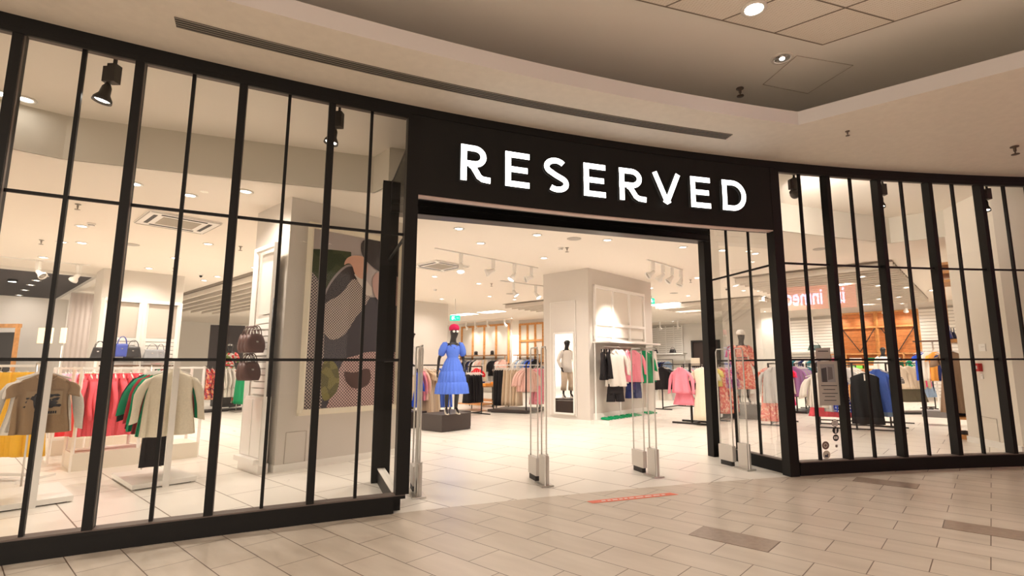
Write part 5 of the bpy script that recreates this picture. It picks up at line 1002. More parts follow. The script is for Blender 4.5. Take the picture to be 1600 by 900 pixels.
# exit signs
def exit_sign(label, p, yaw, m=None):
    t = thing('exit_sign', label, 'exit sign', p, yaw); z = .0; MB().box((0, 0, 0), (.34, .05, .18)).build('housing', mat('exit_green', (.01, .30, .20), .4, emit=(.02, .75, .50), es=.9), t)
    mb = MB(); mb.box((-.08, -.027, .0), (.05, .004, .10)); mb.ball((-.03, -.027, .045), .014, 0, 8, (1, .2, 1)); mb.bar((-.03, -.027, .03), (-.01, -.027, -.02), .018, .004); mb.bar((-.01, -.027, -.02), (.03, -.027, -.05), .012, .004); mb.bar((-.01, -.027, -.02), (-.04, -.027, -.05), .012, .004); mb.bar((.06, -.027, 0), (.13, -.027, 0), .018, .004); mb.build('running_figure', mat('exit_white', (1, 1, 1), emit=(1, 1, 1), es=1.5), t)
    MB().bar((0, 0, .09), (0, 0, ZC-p[2]), .012, .012).build('hanging_rod', M_grey, t)
p = D(711, 17.5, 497); exit_sign('green exit sign hanging above the blue mannequin', p, 0); p = D(1018, 17.0, 470); exit_sign('green exit sign at the right edge of the central column', p, AV); 
p = D(1229, 13.5, 423); exit_sign('green exit sign beside the right corner post', p, AV-.3)
# ================================================================ MANNEQUINS
def mannequin_body(P):
    """one continuous skinned body; P maps joints to positions (feet at z=0, facing -Y)"""
    bm = bmesh.new(); lay = bm.verts.layers.skin.verify(); V = {}
    def v(n, p, rx, ry=None, par=None, root=False):
        q = bm.verts.new(p); q[lay].radius = (rx, ry or rx); q[lay].use_root = root; V[n] = q
        if par: bm.edges.new((V[par], q))
        return q
    v('pelvis', (0, 0, .95), .135, .095, None, True); v('waist', (0, -.01, 1.12), .100, .078, 'pelvis'); v('chest', (0, -.015, 1.28), .125, .095, 'waist'); v('top', (0, 0, 1.40), .105, .07, 'chest')
    v('neck', (0, .0, 1.48), .062, .06, 'top'); hx, hy = P.get('head', (0, 0))
    v('neck2', (hx*.3, -.012+hy*.3, 1.55), .062, .064, 'neck'); v('jaw', (hx*.7, -.040+hy*.7, 1.605), .080, .092, 'neck2'); v('face', (hx, -.030+hy, 1.68), .104, .124, 'jaw'); v('skull', (hx, -.012+hy, 1.755), .082, .098, 'face')
    for s, sd in ((-1, 'r'), (1, 'l')):
        el = P.get('elbow'+sd, (s*.25, .03, 1.13)); wr = P.get('wrist'+sd, (s*.27, -.05, .90))
        v('sh'+sd, (s*.155, 0, 1.405), .050, .05, 'top'); v('el'+sd, el, .035, .035, 'sh'+sd); v('wr'+sd, wr, .022, .026, 'el'+sd)
        d = (Vector(wr)-Vector(el)).normalized(); side = Vector((0, -1, 0)); side = (side-d*side.dot(d)).normalized(); palm = Vector(wr)+d*.055; v('pa'+sd, palm, .018, .034, 'wr'+sd)
        for k in range(4):
            base = palm+d*.035+side*(.026-.017*k); ln = (.070, .080, .074, .058)[k]; v('f%d%s' % (k, sd), base, .0085, .0085, 'pa'+sd); v('g%d%s' % (k, sd), base+d*ln*.55, .008, .008, 'f%d%s' % (k, sd)); v('h%d%s' % (k, sd), base+d*ln*.95-Vector((s*.012, 0, 0)), .0065, .0065, 'g%d%s' % (k, sd))
        v('t0'+sd, palm-d*.02+side*.036, .010, .010, 'pa'+sd); v('t1'+sd, palm+d*.02+side*.058, .0085, .0085, 't0'+sd)
        kn = P.get('knee'+sd, (s*.10, -.02, .52)); an = P.get('ankle'+sd, (s*.105, .03, .13))
        v('hip'+sd, (s*.088, 0, .87), .082, .085, 'pelvis'); v('th'+sd, tuple((Vector((s*.09, -.01, .87))+Vector(kn))/2), .070, .072, 'hip'+sd); v('kn'+sd, kn, .047, .05, 'th'+sd); v('ca'+sd, tuple(Vector(kn)*.65+Vector(an)*.35+Vector((0, .02, 0))), .048, .050, 'kn'+sd); v('an'+sd, an, .028, .032, 'ca'+sd)
        v('ft'+sd, (an[0]+s*.01, an[1]-.09, .055), .032, .022, 'an'+sd); v('to'+sd, (an[0]+s*.015, an[1]-.155, .030), .026, .014, 'ft'+sd)
    me = bpy.data.meshes.new('body'); bm.to_mesh(me); bm.free()
    o = bpy.data.objects.new('body_skin', me); COL.objects.link(o); m = o.modifiers.new('Skin', 'SKIN'); m.use_smooth_shade = True; q = o.modifiers.new('Sub', 'SUBSURF'); q.levels = 1; q.render_levels = 1
    dg = bpy.context.evaluated_depsgraph_get(); dg.update(); r = bpy.data.meshes.new_from_object(o.evaluated_get(dg)); bpy.data.objects.remove(o)
    # nose, brow and ears are part of the head surface
    mb = MB(); hx, hy = P.get('head', (0, 0)); n0 = len(r.vertices)
    mb.loft([[Vector((hx+rr*math.cos(a), hy-.108-dy+rr*.5*math.sin(a), z)) for a in [2*math.pi*k/8 for k in range(8)]] for rr, dy, z in ((.005, -.004, 1.712), (.010, .006, 1.690), (.014, .014, 1.668), (.010, .002, 1.655))])
    for s in (-1, 1): mb.ball((hx+s*.072, hy-.01, 1.68), .016, 0, 8, (.4, .8, 1.3))
    mb.ball((hx, hy-.098, 1.630), .016, 0, 8, (1.2, .5, .5))
    vs = [tuple(x.co) for x in r.vertices]+mb.v; fs = [tuple(p.vertices) for p in r.polygons]+[tuple(i+n0 for i in f) for f in mb.f]
    out = bpy.data.meshes.new('mannequin_body'); out.from_pydata(vs, [], fs); out.polygons.foreach_set('use_smooth', [True]*len(fs)); out.materials.append(mat('mannequin_black', (.014, .012, .014), .28)); out.update(); return out
def tube_on(mb, pts, rs, n=16, amp=.0, k=5, flat=1.):
    pts = [Vector(p) for p in pts]; rings = []
    for i, p in enumerate(pts):
        d = (pts[min(i+1, len(pts)-1)]-pts[max(i-1, 0)]).normalized(); ref = Vector((0, 1, 0)); a = d.cross(ref).normalized(); b = a.cross(d).normalized()
        rings.append([p+(a*math.cos(t)+b*math.sin(t)*flat)*(rs[i]*(1+amp*math.sin(k*t+i))) for t in [2*math.pi*q/n for q in range(n)]])
    return mb.loft(rings)
def skirt_loops(lv, n=64, k=11, ph=0.):
    return [[Vector((x0+rx*math.cos(a)*(1+rp*math.sin(k*a+ph)), y0+ry*math.sin(a)*(1+rp*math.sin(k*a+ph)), z)) for a in [2*math.pi*i/n for i in range(n)]] for z, rx, ry, rp, x0, y0 in lv]
def sunglasses(t, hx=0, hy=0, m=None):
    mb = MB()
    for s in (-1, 1): mb.ball((hx+s*.036, hy-.122, 1.690), .028, 0, 10, (1.1, .35, .85)); mb.tube([(hx+s*.06, hy-.10, 1.695), (hx+s*.076, hy-.02, 1.695)], .004, 5)
    mb.tube([(hx-.01, hy-.122, 1.695), (hx+.01, hy-.122, 1.695)], .004, 5); mb.build('sunglasses', m or M_bblk, t)
def heels(t, P, m):
    for s, sd in ((-1, 'r'), (1, 'l')):
        an = P.get('ankle'+sd, (s*.105, .03, .13)); x, y = an[0]+s*.012, an[1]; mb = MB()
        mb.loft([[Vector((x+w_*math.cos(a), yy+.012*math.sin(a)*0+dy, z+th*math.sin(a))) for a in [2*math.pi*q/10 for q in range(10)]] for w_, yy, dy, z, th in ((.024, y, -.19, .012, .008), (.040, y, -.14, .014, .010), (.034, y, -.07, .035, .008), (.028, y, .01, .082, .008), (.022, y, .04, .085, .006))])
        mb.tube([(x, y+.03, .08), (x, y+.04, .0)], [.014, .008], 8); mb.tube([(x-.036, y-.13, .02), (x, y-.13, .055), (x+.036, y-.13, .02)], .007, 6)
        mb.tube([(x+.034*math.cos(a), y+.008+.036*math.sin(a), .135) for a in [2*math.pi*q/12 for q in range(13)]], .006, 6); mb.build('sandal', m, t)
def mann(name_label, loc, yaw, P):
    t = thing('mannequin', name_label, 'mannequin', loc, yaw); link('body', mannequin_body(P), t); return t
def plinth(label, p, yaw, size, m=None):
    t = thing('display_plinth', label, 'plinth', p, yaw); mb = MB(); mb.box((0, 0, size[2]/2+.01), size); mb.build('box', m or M_brownbox, t); MB().box((0, 0, .006), (size[0]-.06, size[1]-.06, .012)).build('recessed_foot', M_blk2, t); return t
# blue dress mannequin and the plinths
pc = G(690, 676); ctr = pc-U3*.36+V3*.38
plinth('dark brown square plinth under the blue-dress mannequin', ctr, AU, (.72, .76, .33))
ctr2 = G(735, 664)-U3*.36-V3*.10+V3*.12; ctr2 = pc-U3*.717+V3*.93
plinth('second dark plinth directly behind the blue-dress mannequin', ctr2, AU, (.72, .31, .33))
PJ = dict(elbowr=(-.27, .05, 1.14), wristr=(-.31, -.02, .90), elbowl=(.25, .06, 1.14), wristl=(.25, -.04, .90), kneel=(.11, -.05, .52), head=(.02, 0))
jp = (G(693, 648, .345)+G(721, 647, .345))/2+V3*.06+Vector((-.07, 0, 0)); tj = mann('black mannequin in a cornflower blue puff-sleeved dress, pink cap and white sunglasses', (jp.x, jp.y, .341), math.radians(26), PJ)
mb = MB(); lv = [(1.435, .085, .060, 0, 0, 0), (1.40, .145, .085, 0, 0, -.005), (1.34, .150, .105, .004, 0, -.01), (1.26, .145, .112, .006, 0, -.015), (1.16, .112, .092, .008, 0, -.008), (1.14, .118, .096, .03, 0, -.006), (1.06, .165, .135, .035, 0, 0), (.95, .205, .175, .04, 0, 0), (.86, .225, .19, .045, 0, 0)]
mb.loft(skirt_loops(lv, 88, 18), caps=False); mb.loft(skirt_loops([(.875, .222, .188, .03, 0, 0), (.85, .25, .215, .05, 0, 0), (.75, .27, .235, .055, 0, 0), (.64, .285, .25, .05, 0, 0)], 88, 22), caps=False)
mb.loft(skirt_loops([(.655, .283, .247, .03, 0, 0), (.63, .31, .27, .05, 0, 0), (.53, .33, .29, .06, 0, 0), (.42, .345, .305, .055, 0, 0)], 88, 26), caps=False); mb.build('dress', K['cornf'], tj)
for s in (-1, 1): mb = MB(); tube_on(mb, [(s*.125, 0, 1.435), (s*.155, .0, 1.425), (s*.188, .01, 1.36), (s*.214, .03, 1.28), (s*.232, .04, 1.215), (s*.24, .045, 1.19)], [.045, .066, .078, .080, .062, .044], 24, .05, 9); mb.build('puff_sleeve', K['cornf'], tj)
mb = MB(); mb.loft([[Vector((.02+rr*math.cos(a), -.012+rr*1.25*math.sin(a), z)) for a in [2*math.pi*q/18 for q in range(18)]] for rr, z in ((.098, 1.72), (.106, 1.76), (.102, 1.79), (.082, 1.825), (.052, 1.845), (.01, 1.855))]); mb.build('cap', fab('crimson_knit', (.55, .02, .09)), tj)
sunglasses(tj, .02, 0, mat('white_frame', (.8, .8, .78), .3)); heels(tj, PJ, mat('ivory_sandal', (.72, .66, .55), .5))
mb = MB(); [mb.ball((.075*math.cos(a), -.085-.02*math.sin(a)*0, 1.42+.06*math.sin(a)), .010, 0, 6) for a in [math.pi+math.pi*q/14 for q in range(15)]]; [mb.ball((.01*(q % 2), -.108, 1.35-.012*q), .011, 0, 6) for q in range(4)]; mb.build('necklace', mat('dark_beads', (.10, .08, .06), .3, .5), tj)
MB().tube([(.0, .16, .0), (.0, .14, .35)], .010, 8).build('support_rod', M_chrome, tj)
# jacket mannequin behind (seen in the mirror)
PW = dict(elbowr=(-.30, .06, 1.16), wristr=(-.20, -.14, 1.05), elbowl=(.27, .05, 1.14), wristl=(.24, -.08, .92), kneer=(-.12, -.08, .52), ankler=(-.13, -.02, .13))
def jacket_on(t, P, m, hem=.78, col='jacket'):
    mb = MB(); mb.loft(skirt_loops([(1.46, .07, .06, 0, 0, 0), (1.43, .14, .08, 0, 0, 0), (1.36, .170, .115, .01, 0, 0), (1.2, .165, .125, .02, 0, 0), (1.0, .175, .135, .03, 0, 0), (hem, .19, .15, .03, 0, 0)], 48, 7))
    for s, sd in ((-1, 'r'), (1, 'l')):
        el = Vector(P.get('elbow'+sd, (s*.25, .03, 1.13))); wr = Vector(P.get('wrist'+sd, (s*.27, -.05, .90))); tube_on(mb, [(s*.13, 0, 1.42), (s*.18, .005, 1.37), tuple((Vector((s*.16, 0, 1.4))+el)/2+Vector((s*.015, 0, 0))), tuple(el), tuple((el+wr)/2), tuple(wr)], [.05, .072, .066, .058, .052, .042], 16, .05, 5)
    mb.build(col, m, t)
def legs_on(t, P, m, r0=.105, r1=.085, hem=.16, nm='trousers'):
    mb = MB(); mb.loft(skirt_loops([(1.08, .125, .10, .0, 0, 0), (.98, .16, .125, .01, 0, 0), (.86, .175, .13, .015, 0, 0)], 36, 6))
    for s, sd in ((-1, 'r'), (1, 'l')):
        kn = Vector(P.get('knee'+sd, (s*.10, -.02, .52))); an = Vector(P.get('ankle'+sd, (s*.105, .03, .13))); an.z = hem; tube_on(mb, [(s*.085, 0, .92), (s*.09, -.005, .74), tuple(kn), tuple((kn+an)/2), tuple(an)], [.098, r0, (r0+r1)/2, r1, r1], 18, .05, 5)
    mb.build(nm, m, t)
wp_ = W(-9.2, 7.95); wp_ = Vector((-3.02, 11.63, 0)); plinth('dark plinth left of the blue-dress mannequin, mostly behind the post', wp_, AU, (.62, .62, .33)); tw = mann('black mannequin in a white jacket and beige trousers, reflected in the column mirror', (wp_.x, wp_.y, .341), math.radians(70), PW)
jacket_on(tw, PW, K['white']); legs_on(tw, PW, K['lbeige'], hem=.24); heels(tw, PW, mat('ivory_sandal')); sunglasses(tw); MB().tube([(.0, .2, .0), (.0, .16, .35)], .010, 8).build('support_rod', M_chrome, tw)
# floral mannequin far left
fp = D(355, 17.9); plinth('black plinth under the floral mannequin, far left', fp, AU, (.75, .7, .36), M_blk2)
PE = dict(elbowr=(-.25, .03, 1.14), elbowl=(.26, .03, 1.13)); te = mann('black mannequin in a floral dress in front of the large black board', (fp.x, fp.y, .371), math.radians(28), PE)
mb = MB(); mb.loft(skirt_loops([(1.45, .08, .06, 0, 0, 0), (1.40, .15, .09, 0, 0, 0), (1.28, .155, .12, .01, 0, 0), (1.14, .125, .10, .02, 0, 0), (.95, .19, .16, .03, 0, 0), (.70, .23, .20, .05, 0, 0), (.50, .26, .23, .05, 0, 0)], 60, 10)); [tube_on(mb, [(s*.13, 0, 1.42), (s*.19, .01, 1.36), (s*.235, .03, 1.22), (s*.255, .03, 1.10)], [.05, .07, .075, .06], 14, .06, 5) for s in (-1, 1)]
mb.build('dress', K['floral'], te); sunglasses(te, m=M_chrome); MB().tube([(.0, .16, .0), (.0, .14, .35)], .010, 8).build('support_rod', M_chrome, te)
# coral mannequin
spt = D(1163, 13.2); cS = spt+U3*-.02; plinth('black plinth under the coral-dress mannequin', cS+V3*.15, AU, (.95, .8, .35), M_blk2)
PS = dict(elbowr=(-.27, .05, 1.15), wristr=(-.24, -.06, .96), elbowl=(.27, .05, 1.15), wristl=(.28, -.04, .93)); ts = mann('black mannequin in a coral patterned dress and white cap, right of the entrance', (cS.x, cS.y, .361), math.radians(-5), PS)
mb = MB(); mb.loft(skirt_loops([(1.46, .07, .06, 0, 0, 0), (1.43, .14, .08, 0, 0, 0), (1.36, .165, .11, .008, 0, 0), (1.24, .16, .12, .015, 0, 0), (1.13, .125, .10, .02, 0, 0), (1.0, .19, .16, .03, 0, 0), (.75, .23, .20, .05, 0, 0), (.50, .27, .24, .05, 0, 0), (.36, .28, .25, .05, 0, 0)], 66, 11))
for s, sd in ((-1, 'r'), (1, 'l')): tube_on(mb, [(s*.13, 0, 1.42), (s*.19, .01, 1.37), (s*.245, .03, 1.25), PS['elbow'+sd], tuple((Vector(PS['elbow'+sd])+Vector(PS['wrist'+sd]))/2), PS['wrist'+sd]], [.05, .075, .078, .075, .07, .045], 16, .06, 6)
mb.build('dress', K['coral'], ts); MB().loft(skirt_loops([(1.155, .130, .106, 0, 0, 0), (1.12, .132, .108, 0, 0, 0)], 30, 1)).build('belt', M_bblk, ts)
mb = MB(); mb.loft([[Vector((rr*math.cos(a), -.012+rr*1.2*math.sin(a), z)) for a in [2*math.pi*q/18 for q in range(18)]] for rr, z in ((.100, 1.71), (.108, 1.75), (.104, 1.79), (.085, 1.825), (.045, 1.85))]); mb.loft([[Vector((w_*math.cos(a), y, 1.735+.006*math.sin(a))) for a in [2*math.pi*q/12 for q in range(12)]] for w_, y in ((.08, -.10), (.075, -.155), (.04, -.19))]); mb.build('cap', K['white'], ts); sunglasses(ts)
MB().tube([(.0, .16, .0), (.0, .14, .35)], .010, 8).build('support_rod', M_chrome, ts)
for i, (dx, dy) in enumerate(((-.2, -.3), (-.1, -.28), (.22, -.22), (.32, -.2))):
    o = shoe_mesh(None).build('shoe', mat('white_shoe', (.78, .75, .70), .5), None, cS+U3*dx+V3*(dy+.15)+Vector((0, 0, .361)), AU-1.2); tag(o, 'white sneaker on the black plinth, %s' % ORD[i], 'shoe', 'white sneakers on the plinth')
bag('handbag', 'white bag standing beside the white sneakers on the black plinth', cS+U3*.18+V3*.1+Vector((0, 0, .361)), AU, mat('white_leather', (.75, .72, .68), .4), .24, .24, .12)
bag('handbag', 'bright red bag on the rail behind the right security panels', D(1142, 13.4, 558), AU, mat('red_leather', (.55, .01, .01), .4), .30, .18, .14)
# mannequin by the orange wall
op = D(1384, 17.6); plinth('low black plinth under the mannequin by the orange wall', op, AU, (.7, .6, .12), M_blk2); to = mann('black mannequin in a white top and grey trousers before the orange wooden wall', (op.x, op.y, .131), -.3, {}); jacket_on(to, {}, K['white'], .95, 'top'); legs_on(to, {}, K['grey'], hem=.2); sunglasses(to)
# ================================================================ SECURITY PANELS
gd = Vector((-.36, .933, 0)).normalized(); gy = math.atan2(gd.y, gd.x)
for i, (x, y) in enumerate(((654, 778), (854, 760), (1027, 746), (1171, 735))):
    o = G(x, y); wd = ('left post', 'blue mannequin side', 'middle right', 'right door post')[i]
    nm_ = ('the leftmost', 'the second', 'the third', 'the rightmost')[i]
    for part in (0, 1):
        st, ln, bh = ((0, .15, .31), (.27, .25, .20))[part]
        t = thing('security_gate', '%s clear security panel of %s entrance gate' % (('front narrow', 'rear wide')[part], nm_), 'security gate', o+gd*st, gy); z0 = (.012, .06)[part]
        M_gp = mat('gate_grey', (.60, .57, .53), .35, .3)
        mb = MB(); mb.box((ln/2, 0, z0+bh/2), (ln+.02, .055, bh)); mb.build('base_box', M_gp, t)
        if part == 0: MB().box((ln/2, 0, .008), (ln+.09, .14, .016)).build('foot_plate', M_chrome, t)
        else: MB().box((ln/2, 0, .03), (ln-.04, .05, .06)).build('foot_plate', M_blk2, t)
        mb = MB(); mb.add([(0, 0, z0), (ln, 0, z0), (ln, 0, 1.54), (0, 0, 1.54)], [(0, 1, 2, 3)]); mb.build('clear_panel', M_acryl, t)
        mb = MB(); r_ = .012; pts = [(0, 0, z0+bh*.8), (0, 0, 1.50), (.02, 0, 1.535), (ln-.02, 0, 1.535), (ln, 0, 1.50), (ln, 0, z0+bh*.8)]; mb.tube(pts, .009, 8); mb.build('panel_edge', mat('pale_acrylic_edge', (.72, .70, .66), .2, 0), t)
        if part == 0: MB().bar((0, 0, z0), (0, 0, z0+bh+.02), .09, .012).build('end_cap', M_chrome, t)
# ================================================================ POSTER ON THE COLUMN
uP = -6.97; pv0, pv1, pz0, pz1 = 3.17, 4.62, .72, 3.26
t = thing('framed_poster', 'large framed fashion poster, person in checked jacket holding a black hat, on the left column', 'poster', W(uP, (pv0+pv1)/2, (pz0+pz1)/2), AV); f = local(t); hw, hz_ = (pv1-pv0)/2, (pz1-pz0)/2
M_fr = mat('poster_frame_cream', (.80, .74, .60), .5)
for x in (-hw, hw): MB().bar((x, -.03, -hz_), (x, -.03, hz_), .06, .075).build('frame_side', M_fr, t)
for z in (-hz_, hz_): MB().bar((-hw-.035, -.03, z), (hw+.035, -.03, z), .06, .075).build('frame_side', M_fr, t)
def pm(n, c=None, pat=None, c2=None, sc=60): return fab('print_'+n, c, .6, pat, c2, None, sc) if pat else mat('print_'+n, c, .6)
layer = [0]
def pr_(pts, m, nm, smooth=True):
    layer[0] += 1; off = .012+.0012*layer[0]; q = []
    P_ = [onU(x, y, uP) for x, y in pts]
    if smooth:                                     # round the outline
        for _ in range(2):
            R_ = []
            for i in range(len(P_)): a, b = P_[i], P_[(i+1) % len(P_)]; R_ += [(a[0]*.75+b[0]*.25, a[1]*.75+b[1]*.25), (a[0]*.25+b[0]*.75, a[1]*.25+b[1]*.75)]
            P_ = R_
    P_ = [(min(max(a, pv0+.03), pv1-.03), min(max(b, pz0+.03), pz1-.03)) for a, b in P_]
    vs = [f(W(uP+off, a, b)) for a, b in P_]; MB().add(vs, [tuple(range(len(vs)))]).build(nm, m, t)
vs = [f(W(uP+.012, a, b)) for a, b in ((pv0, pz0), (pv1, pz0), (pv1, pz1), (pv0, pz1))]; MB().add(vs, [(0, 1, 2, 3)]).build('print_sky', pm('sky', (.42, .37, .36)), t)
pr_([(460, 460), (660, 470), (660, 700), (440, 700)], pm('dark_coat', (.055, .05, .06)), 'print_dark_coat', False)
pr_([(480, 388), (515, 390), (548, 394), (548, 420), (530, 460), (500, 500), (460, 500)], pm('hills', (.05, .065, .03), 'floral', (.03, .045, .02), 5), 'print_hills', False)
pr_([(500, 486), (504, 462), (514, 440), (530, 421), (545, 411), (562, 420), (566, 440), (545, 470), (520, 490)], pm('hat_rim', (.28, .25, .24)), 'print_hat_rim')
pr_([(501, 492), (506, 464), (516, 443), (532, 424), (546, 414), (566, 425), (570, 445), (545, 480), (515, 500)], pm('hat', (.035, .028, .03)), 'print_hat_brim')
pr_([(564, 372), (600, 377), (660, 384), (660, 470), (600, 430), (576, 414), (562, 396)], pm('hat'), 'print_hat')
pr_([(580, 428), (600, 424), (640, 440), (640, 480), (598, 476), (582, 462)], pm('skin_pale', (.46, .30, .26)), 'print_face')
pr_([(470, 418), (488, 424), (504, 452), (507, 480), (505, 540), (503, 660), (455, 660), (460, 430)], pm('check_dark', (.04, .035, .045), 'check', (.45, .38, .34), 46), 'print_jacket_side')
pr_([(550, 434), (562, 440), (580, 458), (570, 478), (553, 498), (540, 522), (520, 533), (508, 526), (500, 505), (500, 480), (512, 470), (530, 462), (541, 448)], pm('check_light', (.10, .085, .085), 'check', (.56, .48, .42), 52), 'print_sleeve')
pr_([(535, 560), (556, 556), (575, 548), (660, 552), (660, 670), (500, 670), (520, 600)], pm('check_pink', (.16, .10, .11), 'check', (.62, .46, .42), 46), 'print_jacket_front')
pr_([(552, 429), (560, 425), (580, 450), (580, 462), (572, 462)], pm('cuff', (.58, .53, .47)), 'print_cuff', False)
pr_([(535, 416), (540, 403), (552, 399), (568, 401), (573, 412), (572, 430), (565, 438), (553, 430), (549, 414), (542, 411)], pm('skin', (.62, .36, .26)), 'print_hand')
pr_([(500, 566), (515, 560), (528, 574), (529, 606), (515, 624), (500, 628)], pm('bush', (.20, .18, .06), 'floral', (.12, .11, .04), 9), 'print_bush')
pr_([(533, 578), (552, 584), (576, 572), (579, 596), (562, 609), (542, 604)], pm('bag_brown', (.09, .05, .045)), 'print_bag')
# small hatch outlines on column and right wall
hatch('trim_13', [W(uP+.003, *onU(x, y, uP)) for x, y in ((447, 676), (479, 673), (476, 721), (443, 725))], mat('seam_grey'), .006)
dR_ = (b_ := Vector((*G(1600, 709)[:2], 0)))-W(-.43, 11.68); dR_.normalize()
def onR(x, y, off=.012):
    a0 = W(-.43, 11.68)+NR*off; d = ray(x, y); k_ = a0.dot(NR)/(d[0]*NR.x+d[1]*NR.y); return Vector((d[0]*k_, d[1]*k_, H+d[2]*k_))
hatch('trim_14', [onR(x, y, .003) for x, y in ((1531, 650), (1557, 655), (1563, 696), (1537, 690))], mat('seam_grey'), .006)
yr = math.atan2(dR_.y, dR_.x)
def on_wall(label, nm, cat, x, y, parts):
    p = onR(x, y, .0); t = thing(nm, label, cat, p, yr)
    for pn, c, sz, m in parts: MB().box(c, sz).build(pn, m, t)
    return t
sg_ = 1 if Vector((-math.sin(yr), math.cos(yr), 0)).dot(NR) > 0 else -1
on_wall('red fire alarm call point with white square on the right wall', 'fire_alarm', 'fire alarm', 1531.5, 574, [('red_case', (0, sg_*.03, 0), (.11, .06, .13), mat('alarm_red', (.50, .02, .02), .4)), ('button_plate', (0, sg_*.062, 0), (.05, .006, .055), K['white'])])
on_wall('small white tag below the red fire alarm', 'wall_tag', 'tag', 1535, 588, [('tag_plate', (0, sg_*.005, 0), (.055, .01, .08), M_wht2), ('tag_text', (0, sg_*.011, .01), (.03, .002, .006), M_grey)])
on_wall('small white paper notice above the fire alarm on the right wall', 'paper_notice', 'notice', 1535, 543, [('paper', (0, sg_*.004, 0), (.16, .006, .12), M_wht2), ('printed_line', (.02, sg_*.0085, .01), (.08, .002, .006), M_grey)])
# ================================================================ STICKERS ON THE GLASS
def gp(x, y, off=-.006):
    s_, z_ = onC(x, y, off); return C(s_, off, z_)
t = thing('window_notice', 'pale notice sheet with a dark photo on the first right window', 'notice', gp(1296, 600)); f = local(t)
def quad(pts, nm, m, off=-.006): MB().add([f(gp(x, y, off)) for x, y in pts], [(0, 1, 2, 3)]).build(nm, m, t)
quad([(1276, 564), (1308, 564), (1313, 633), (1281, 634)], 'sheet', mat('notice_paper', (.42, .40, .36), .5)); quad([(1281, 569), (1303, 569), (1306, 597), (1284, 597)], 'photo_print', mat('photo_grey', (.30, .31, .31), .6), -.008)
quad([(1283, 576), (1291, 574), (1293, 597), (1285, 597)], 'photo_figure', mat('photo_dark', (.06, .06, .065), .6), -.010); quad([(1293, 573), (1300, 574), (1302, 592), (1294, 594)], 'photo_figure', mat('photo_mid', (.16, .15, .15), .6), -.010)
for k_, (y, x0, x1) in enumerate(((602, 1283, 1308), (608, 1287, 1305), (614, 1285, 1309), (619, 1289, 1305), (625, 1288, 1307))): quad([(x0, y), (x1, y), (x1, y+1.2), (x0, y+1.2)], 'printed_line', mat('photo_dark'), -.008)
t = thing('window_notice', 'small pale notice card above the larger notice on the first right window', 'notice', gp(1287, 552)); f = local(t); quad([(1274, 544), (1297, 543), (1298, 561), (1275, 561)], 'sheet', mat('notice_paper')); quad([(1278, 548), (1294, 548), (1294, 549.5), (1278, 549.5)], 'printed_line', mat('photo_dark'), -.008)
def sticker(label, x, y, r, layers):
    t = thing('window_sticker', label, 'sticker', gp(x, y)); f = local(t)
    for k_, (nm, kind, rr, dx, dy, m) in enumerate(layers):
        off = -.006-.0015*k_; n = 24
        if kind == 'disc': pts = [(x+dx+rr*math.cos(a)*1.0, y+dy+rr*math.sin(a)*1.15) for a in [2*math.pi*q/n for q in range(n)]]
        elif kind == 'square': pts = [(x+dx-rr, y+dy-rr), (x+dx+rr, y+dy-rr), (x+dx+rr, y+dy+rr), (x+dx-rr, y+dy+rr)]
        elif kind == 'wide': pts = [(x+dx-rr*1.4, y+dy-rr), (x+dx+rr*1.4, y+dy-rr), (x+dx+rr*1.4, y+dy+rr), (x+dx-rr*1.4, y+dy+rr)]
        elif kind == 'tall': pts = [(x+dx-rr*.35, y+dy-rr), (x+dx+rr*.35, y+dy-rr), (x+dx+rr*.35, y+dy+rr), (x+dx-rr*.35, y+dy+rr)]
        elif kind == 'play': pts = [(x+dx-rr*.6, y+dy-rr), (x+dx+rr, y+dy), (x+dx-rr*.6, y+dy+rr)]
        vs = [f(gp(a, b, off)) for a, b in pts]; MB().add(vs, [tuple(range(len(vs)))]).build(nm, m, t)
kb, kw, kg = mat('sticker_black', (.02, .02, .02), .5), mat('sticker_white', (.75, .72, .68), .5), mat('sticker_brown', (.16, .11, .09), .5)
sticker('top round sticker with camera outline icon on the first right window', 1304.5, 661, 5, [('disc', 'disc', 5.2, 0, 0, kb), ('inner', 'disc', 4.6, 0, 0, kw), ('icon_frame', 'square', 2.9, 0, 0, kb), ('icon_fill', 'square', 2.3, 0, 0, kw), ('icon_ring', 'disc', 1.5, 0, 0, kb), ('icon_eye', 'disc', .9, 0, 0, kw)])
sticker('black round sticker with letter f on the first right window', 1305.5, 672.5, 5, [('disc', 'disc', 4.8, 0, 0, kb), ('letter_stem', 'tall', 3.2, .5, .8, kw), ('letter_bar', 'wide', .5, .5, 0, kw), ('letter_hook', 'wide', .5, 1.2, -2.4, kw)])
sticker('black round sticker with play icon on the first right window', 1306, 684, 5, [('disc', 'disc', 4.6, 0, 0, kb), ('icon_box', 'wide', 1.9, 0, 0, kw), ('icon_triangle', 'play', 1.1, 0, 0, kb)])
sticker('brown round sticker low on the first right window', 1290, 696, 6, [('disc', 'disc', 5.6, 0, 0, kg), ('ring', 'disc', 2.8, 0, 0, kw), ('ring_inner', 'disc', 2.1, 0, 0, kg)])
sticker('half pale half dark round sticker at the bottom of the first right window', 1291.5, 710.5, 6, [('disc', 'disc', 5.8, 0, 0, mat('sticker_pale', (.55, .50, .42), .5)), ('dark_half', 'wide', 1.8, 0, 2.0, mat('sticker_navy', (.05, .05, .08), .5)), ('dark_mark', 'play', 1.6, 2, -.5, mat('sticker_navy'))])
sticker('tiny faint round sticker below the icons on the first right window', 1307, 697, 2, [('disc', 'disc', 2.2, 0, 0, mat('sticker_grey', (.45, .42, .38), .5)), ('mark', 'disc', 1, 0, 0, kb)])
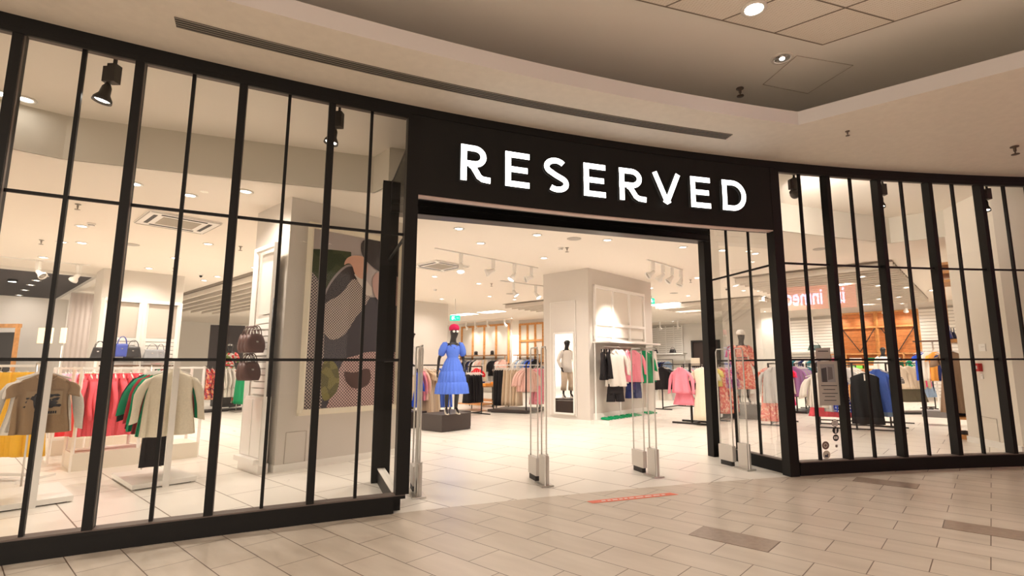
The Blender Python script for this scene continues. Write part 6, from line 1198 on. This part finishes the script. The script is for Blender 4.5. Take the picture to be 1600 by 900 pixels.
# ================================================================ FLOOR STRIP
a, b = G(926, 787), G(1061, 773); d = (b-a).normalized(); q = Vector((-d.y, d.x, 0)); t = thing('floor_sticker', 'orange red floor strip with white lettering before the entrance', 'floor sticker', (a+b)/2+Vector((0, 0, .001)), math.atan2(d.y, d.x)); l = (b-a).length
mb = MB(); w_ = .10; mb.add([(-l/2, 0, .001), (l/2, 0, .001), (l/2-.04, w_, .001), (-l/2-.02, w_, .001)], [(0, 1, 2, 3)]); mb.build('strip', mat('sticker_orange', (.80, .13, .05), .45), t)
r = random.Random(4); x = -l/2+.12
while x < l/2-.15:                                # worn, unreadable words: one part per word
    w2 = r.uniform(.03, .09); MB().add([(x, .035, .002), (x+w2, .035, .002), (x+w2, .062, .002), (x, .062, .002)], [(0, 1, 2, 3)]).build('white_lettering', mat('sticker_white'), t); x += w2+.02
# ================================================================ SHOP ACROSS THE MALL (its lit sign shows in the glass)
A0, B0 = C(P_R[0]), C(P_R[1]); tn = (B0-A0).normalized(); nr = Vector((tn.y, -tn.x, 0))
def refl(x, y, L):
    d = Vector(ray(x, y)); o = Vector((0, 0, H)); t_ = (A0-o).dot(nr)/d.dot(nr); p = o+d*t_; r = d-2*d.dot(nr)*nr; r.normalize(); return p+r*(L-(p-o).length)
q0, q1 = refl(1287, 463, 15.5), refl(1231, 466, 15.5); zc = (q0.z+q1.z)/2; v01 = Vector((q1.x-q0.x, q1.y-q0.y, 0)); dsg = v01.normalized()
per = v01.length/5.6
# front normal of that shop faces our shopfront
nf = Vector((-dsg.y, dsg.x, 0)); 
if nf.y < 0: nf = -nf
yaws = math.atan2(dsg.y, dsg.x)
base = Vector((q0.x, q0.y, 0)); cw = base+dsg*1.2-nf*.3
MB().box((cw.x, cw.y, 2.25), (17.0, .2, 4.5), dsg[:2]).build('wall_front_blocker', mat('dark_shopfront_blocker', (.16, .12, .10), .7), kind='structure')  # unseen facade, made oversized to block the ambient veil in the right panes
t = thing('shop_sign', 'red lit sign across the mall, mirrored in the first right windows', 'sign', Vector((base.x, base.y, zc))+dsg*.62-nf*.14, yaws)
flip = 1 if nf.dot(Vector((-math.sin(yaws), math.cos(yaws), 0))) > 0 else -1
MB().box((.2, 0, 0), (2.1, .12, .62)).build('lit_panel', mat('sign_red_glow', (.6, .05, .03), emit=(1, .16, .08), es=6), t)
cu = bpy.data.curves.new('letters', 'FONT'); cu.body = 'inmedio'; cu.size = .62; cu.extrude = .004; cu.align_x = 'CENTER'; cu.align_y = 'CENTER'; cu.offset = .010; cu.resolution_u = 3
to_ = bpy.data.objects.new('tmp', cu); COL.objects.link(to_); dg = bpy.context.evaluated_depsgraph_get(); dg.update(); me = bpy.data.meshes.new_from_object(to_.evaluated_get(dg)); bpy.data.objects.remove(to_); me.materials.clear(); me.materials.append(mat('sign_letter_glow', (1, 1, 1), emit=(.82, .62, 1), es=24))
o = link('letters', me, t); o.location = (0, flip*.07, 0); o.rotation_euler = (math.pi/2, 0, math.pi if flip > 0 else 0); o.scale = (.60, 1, 1)
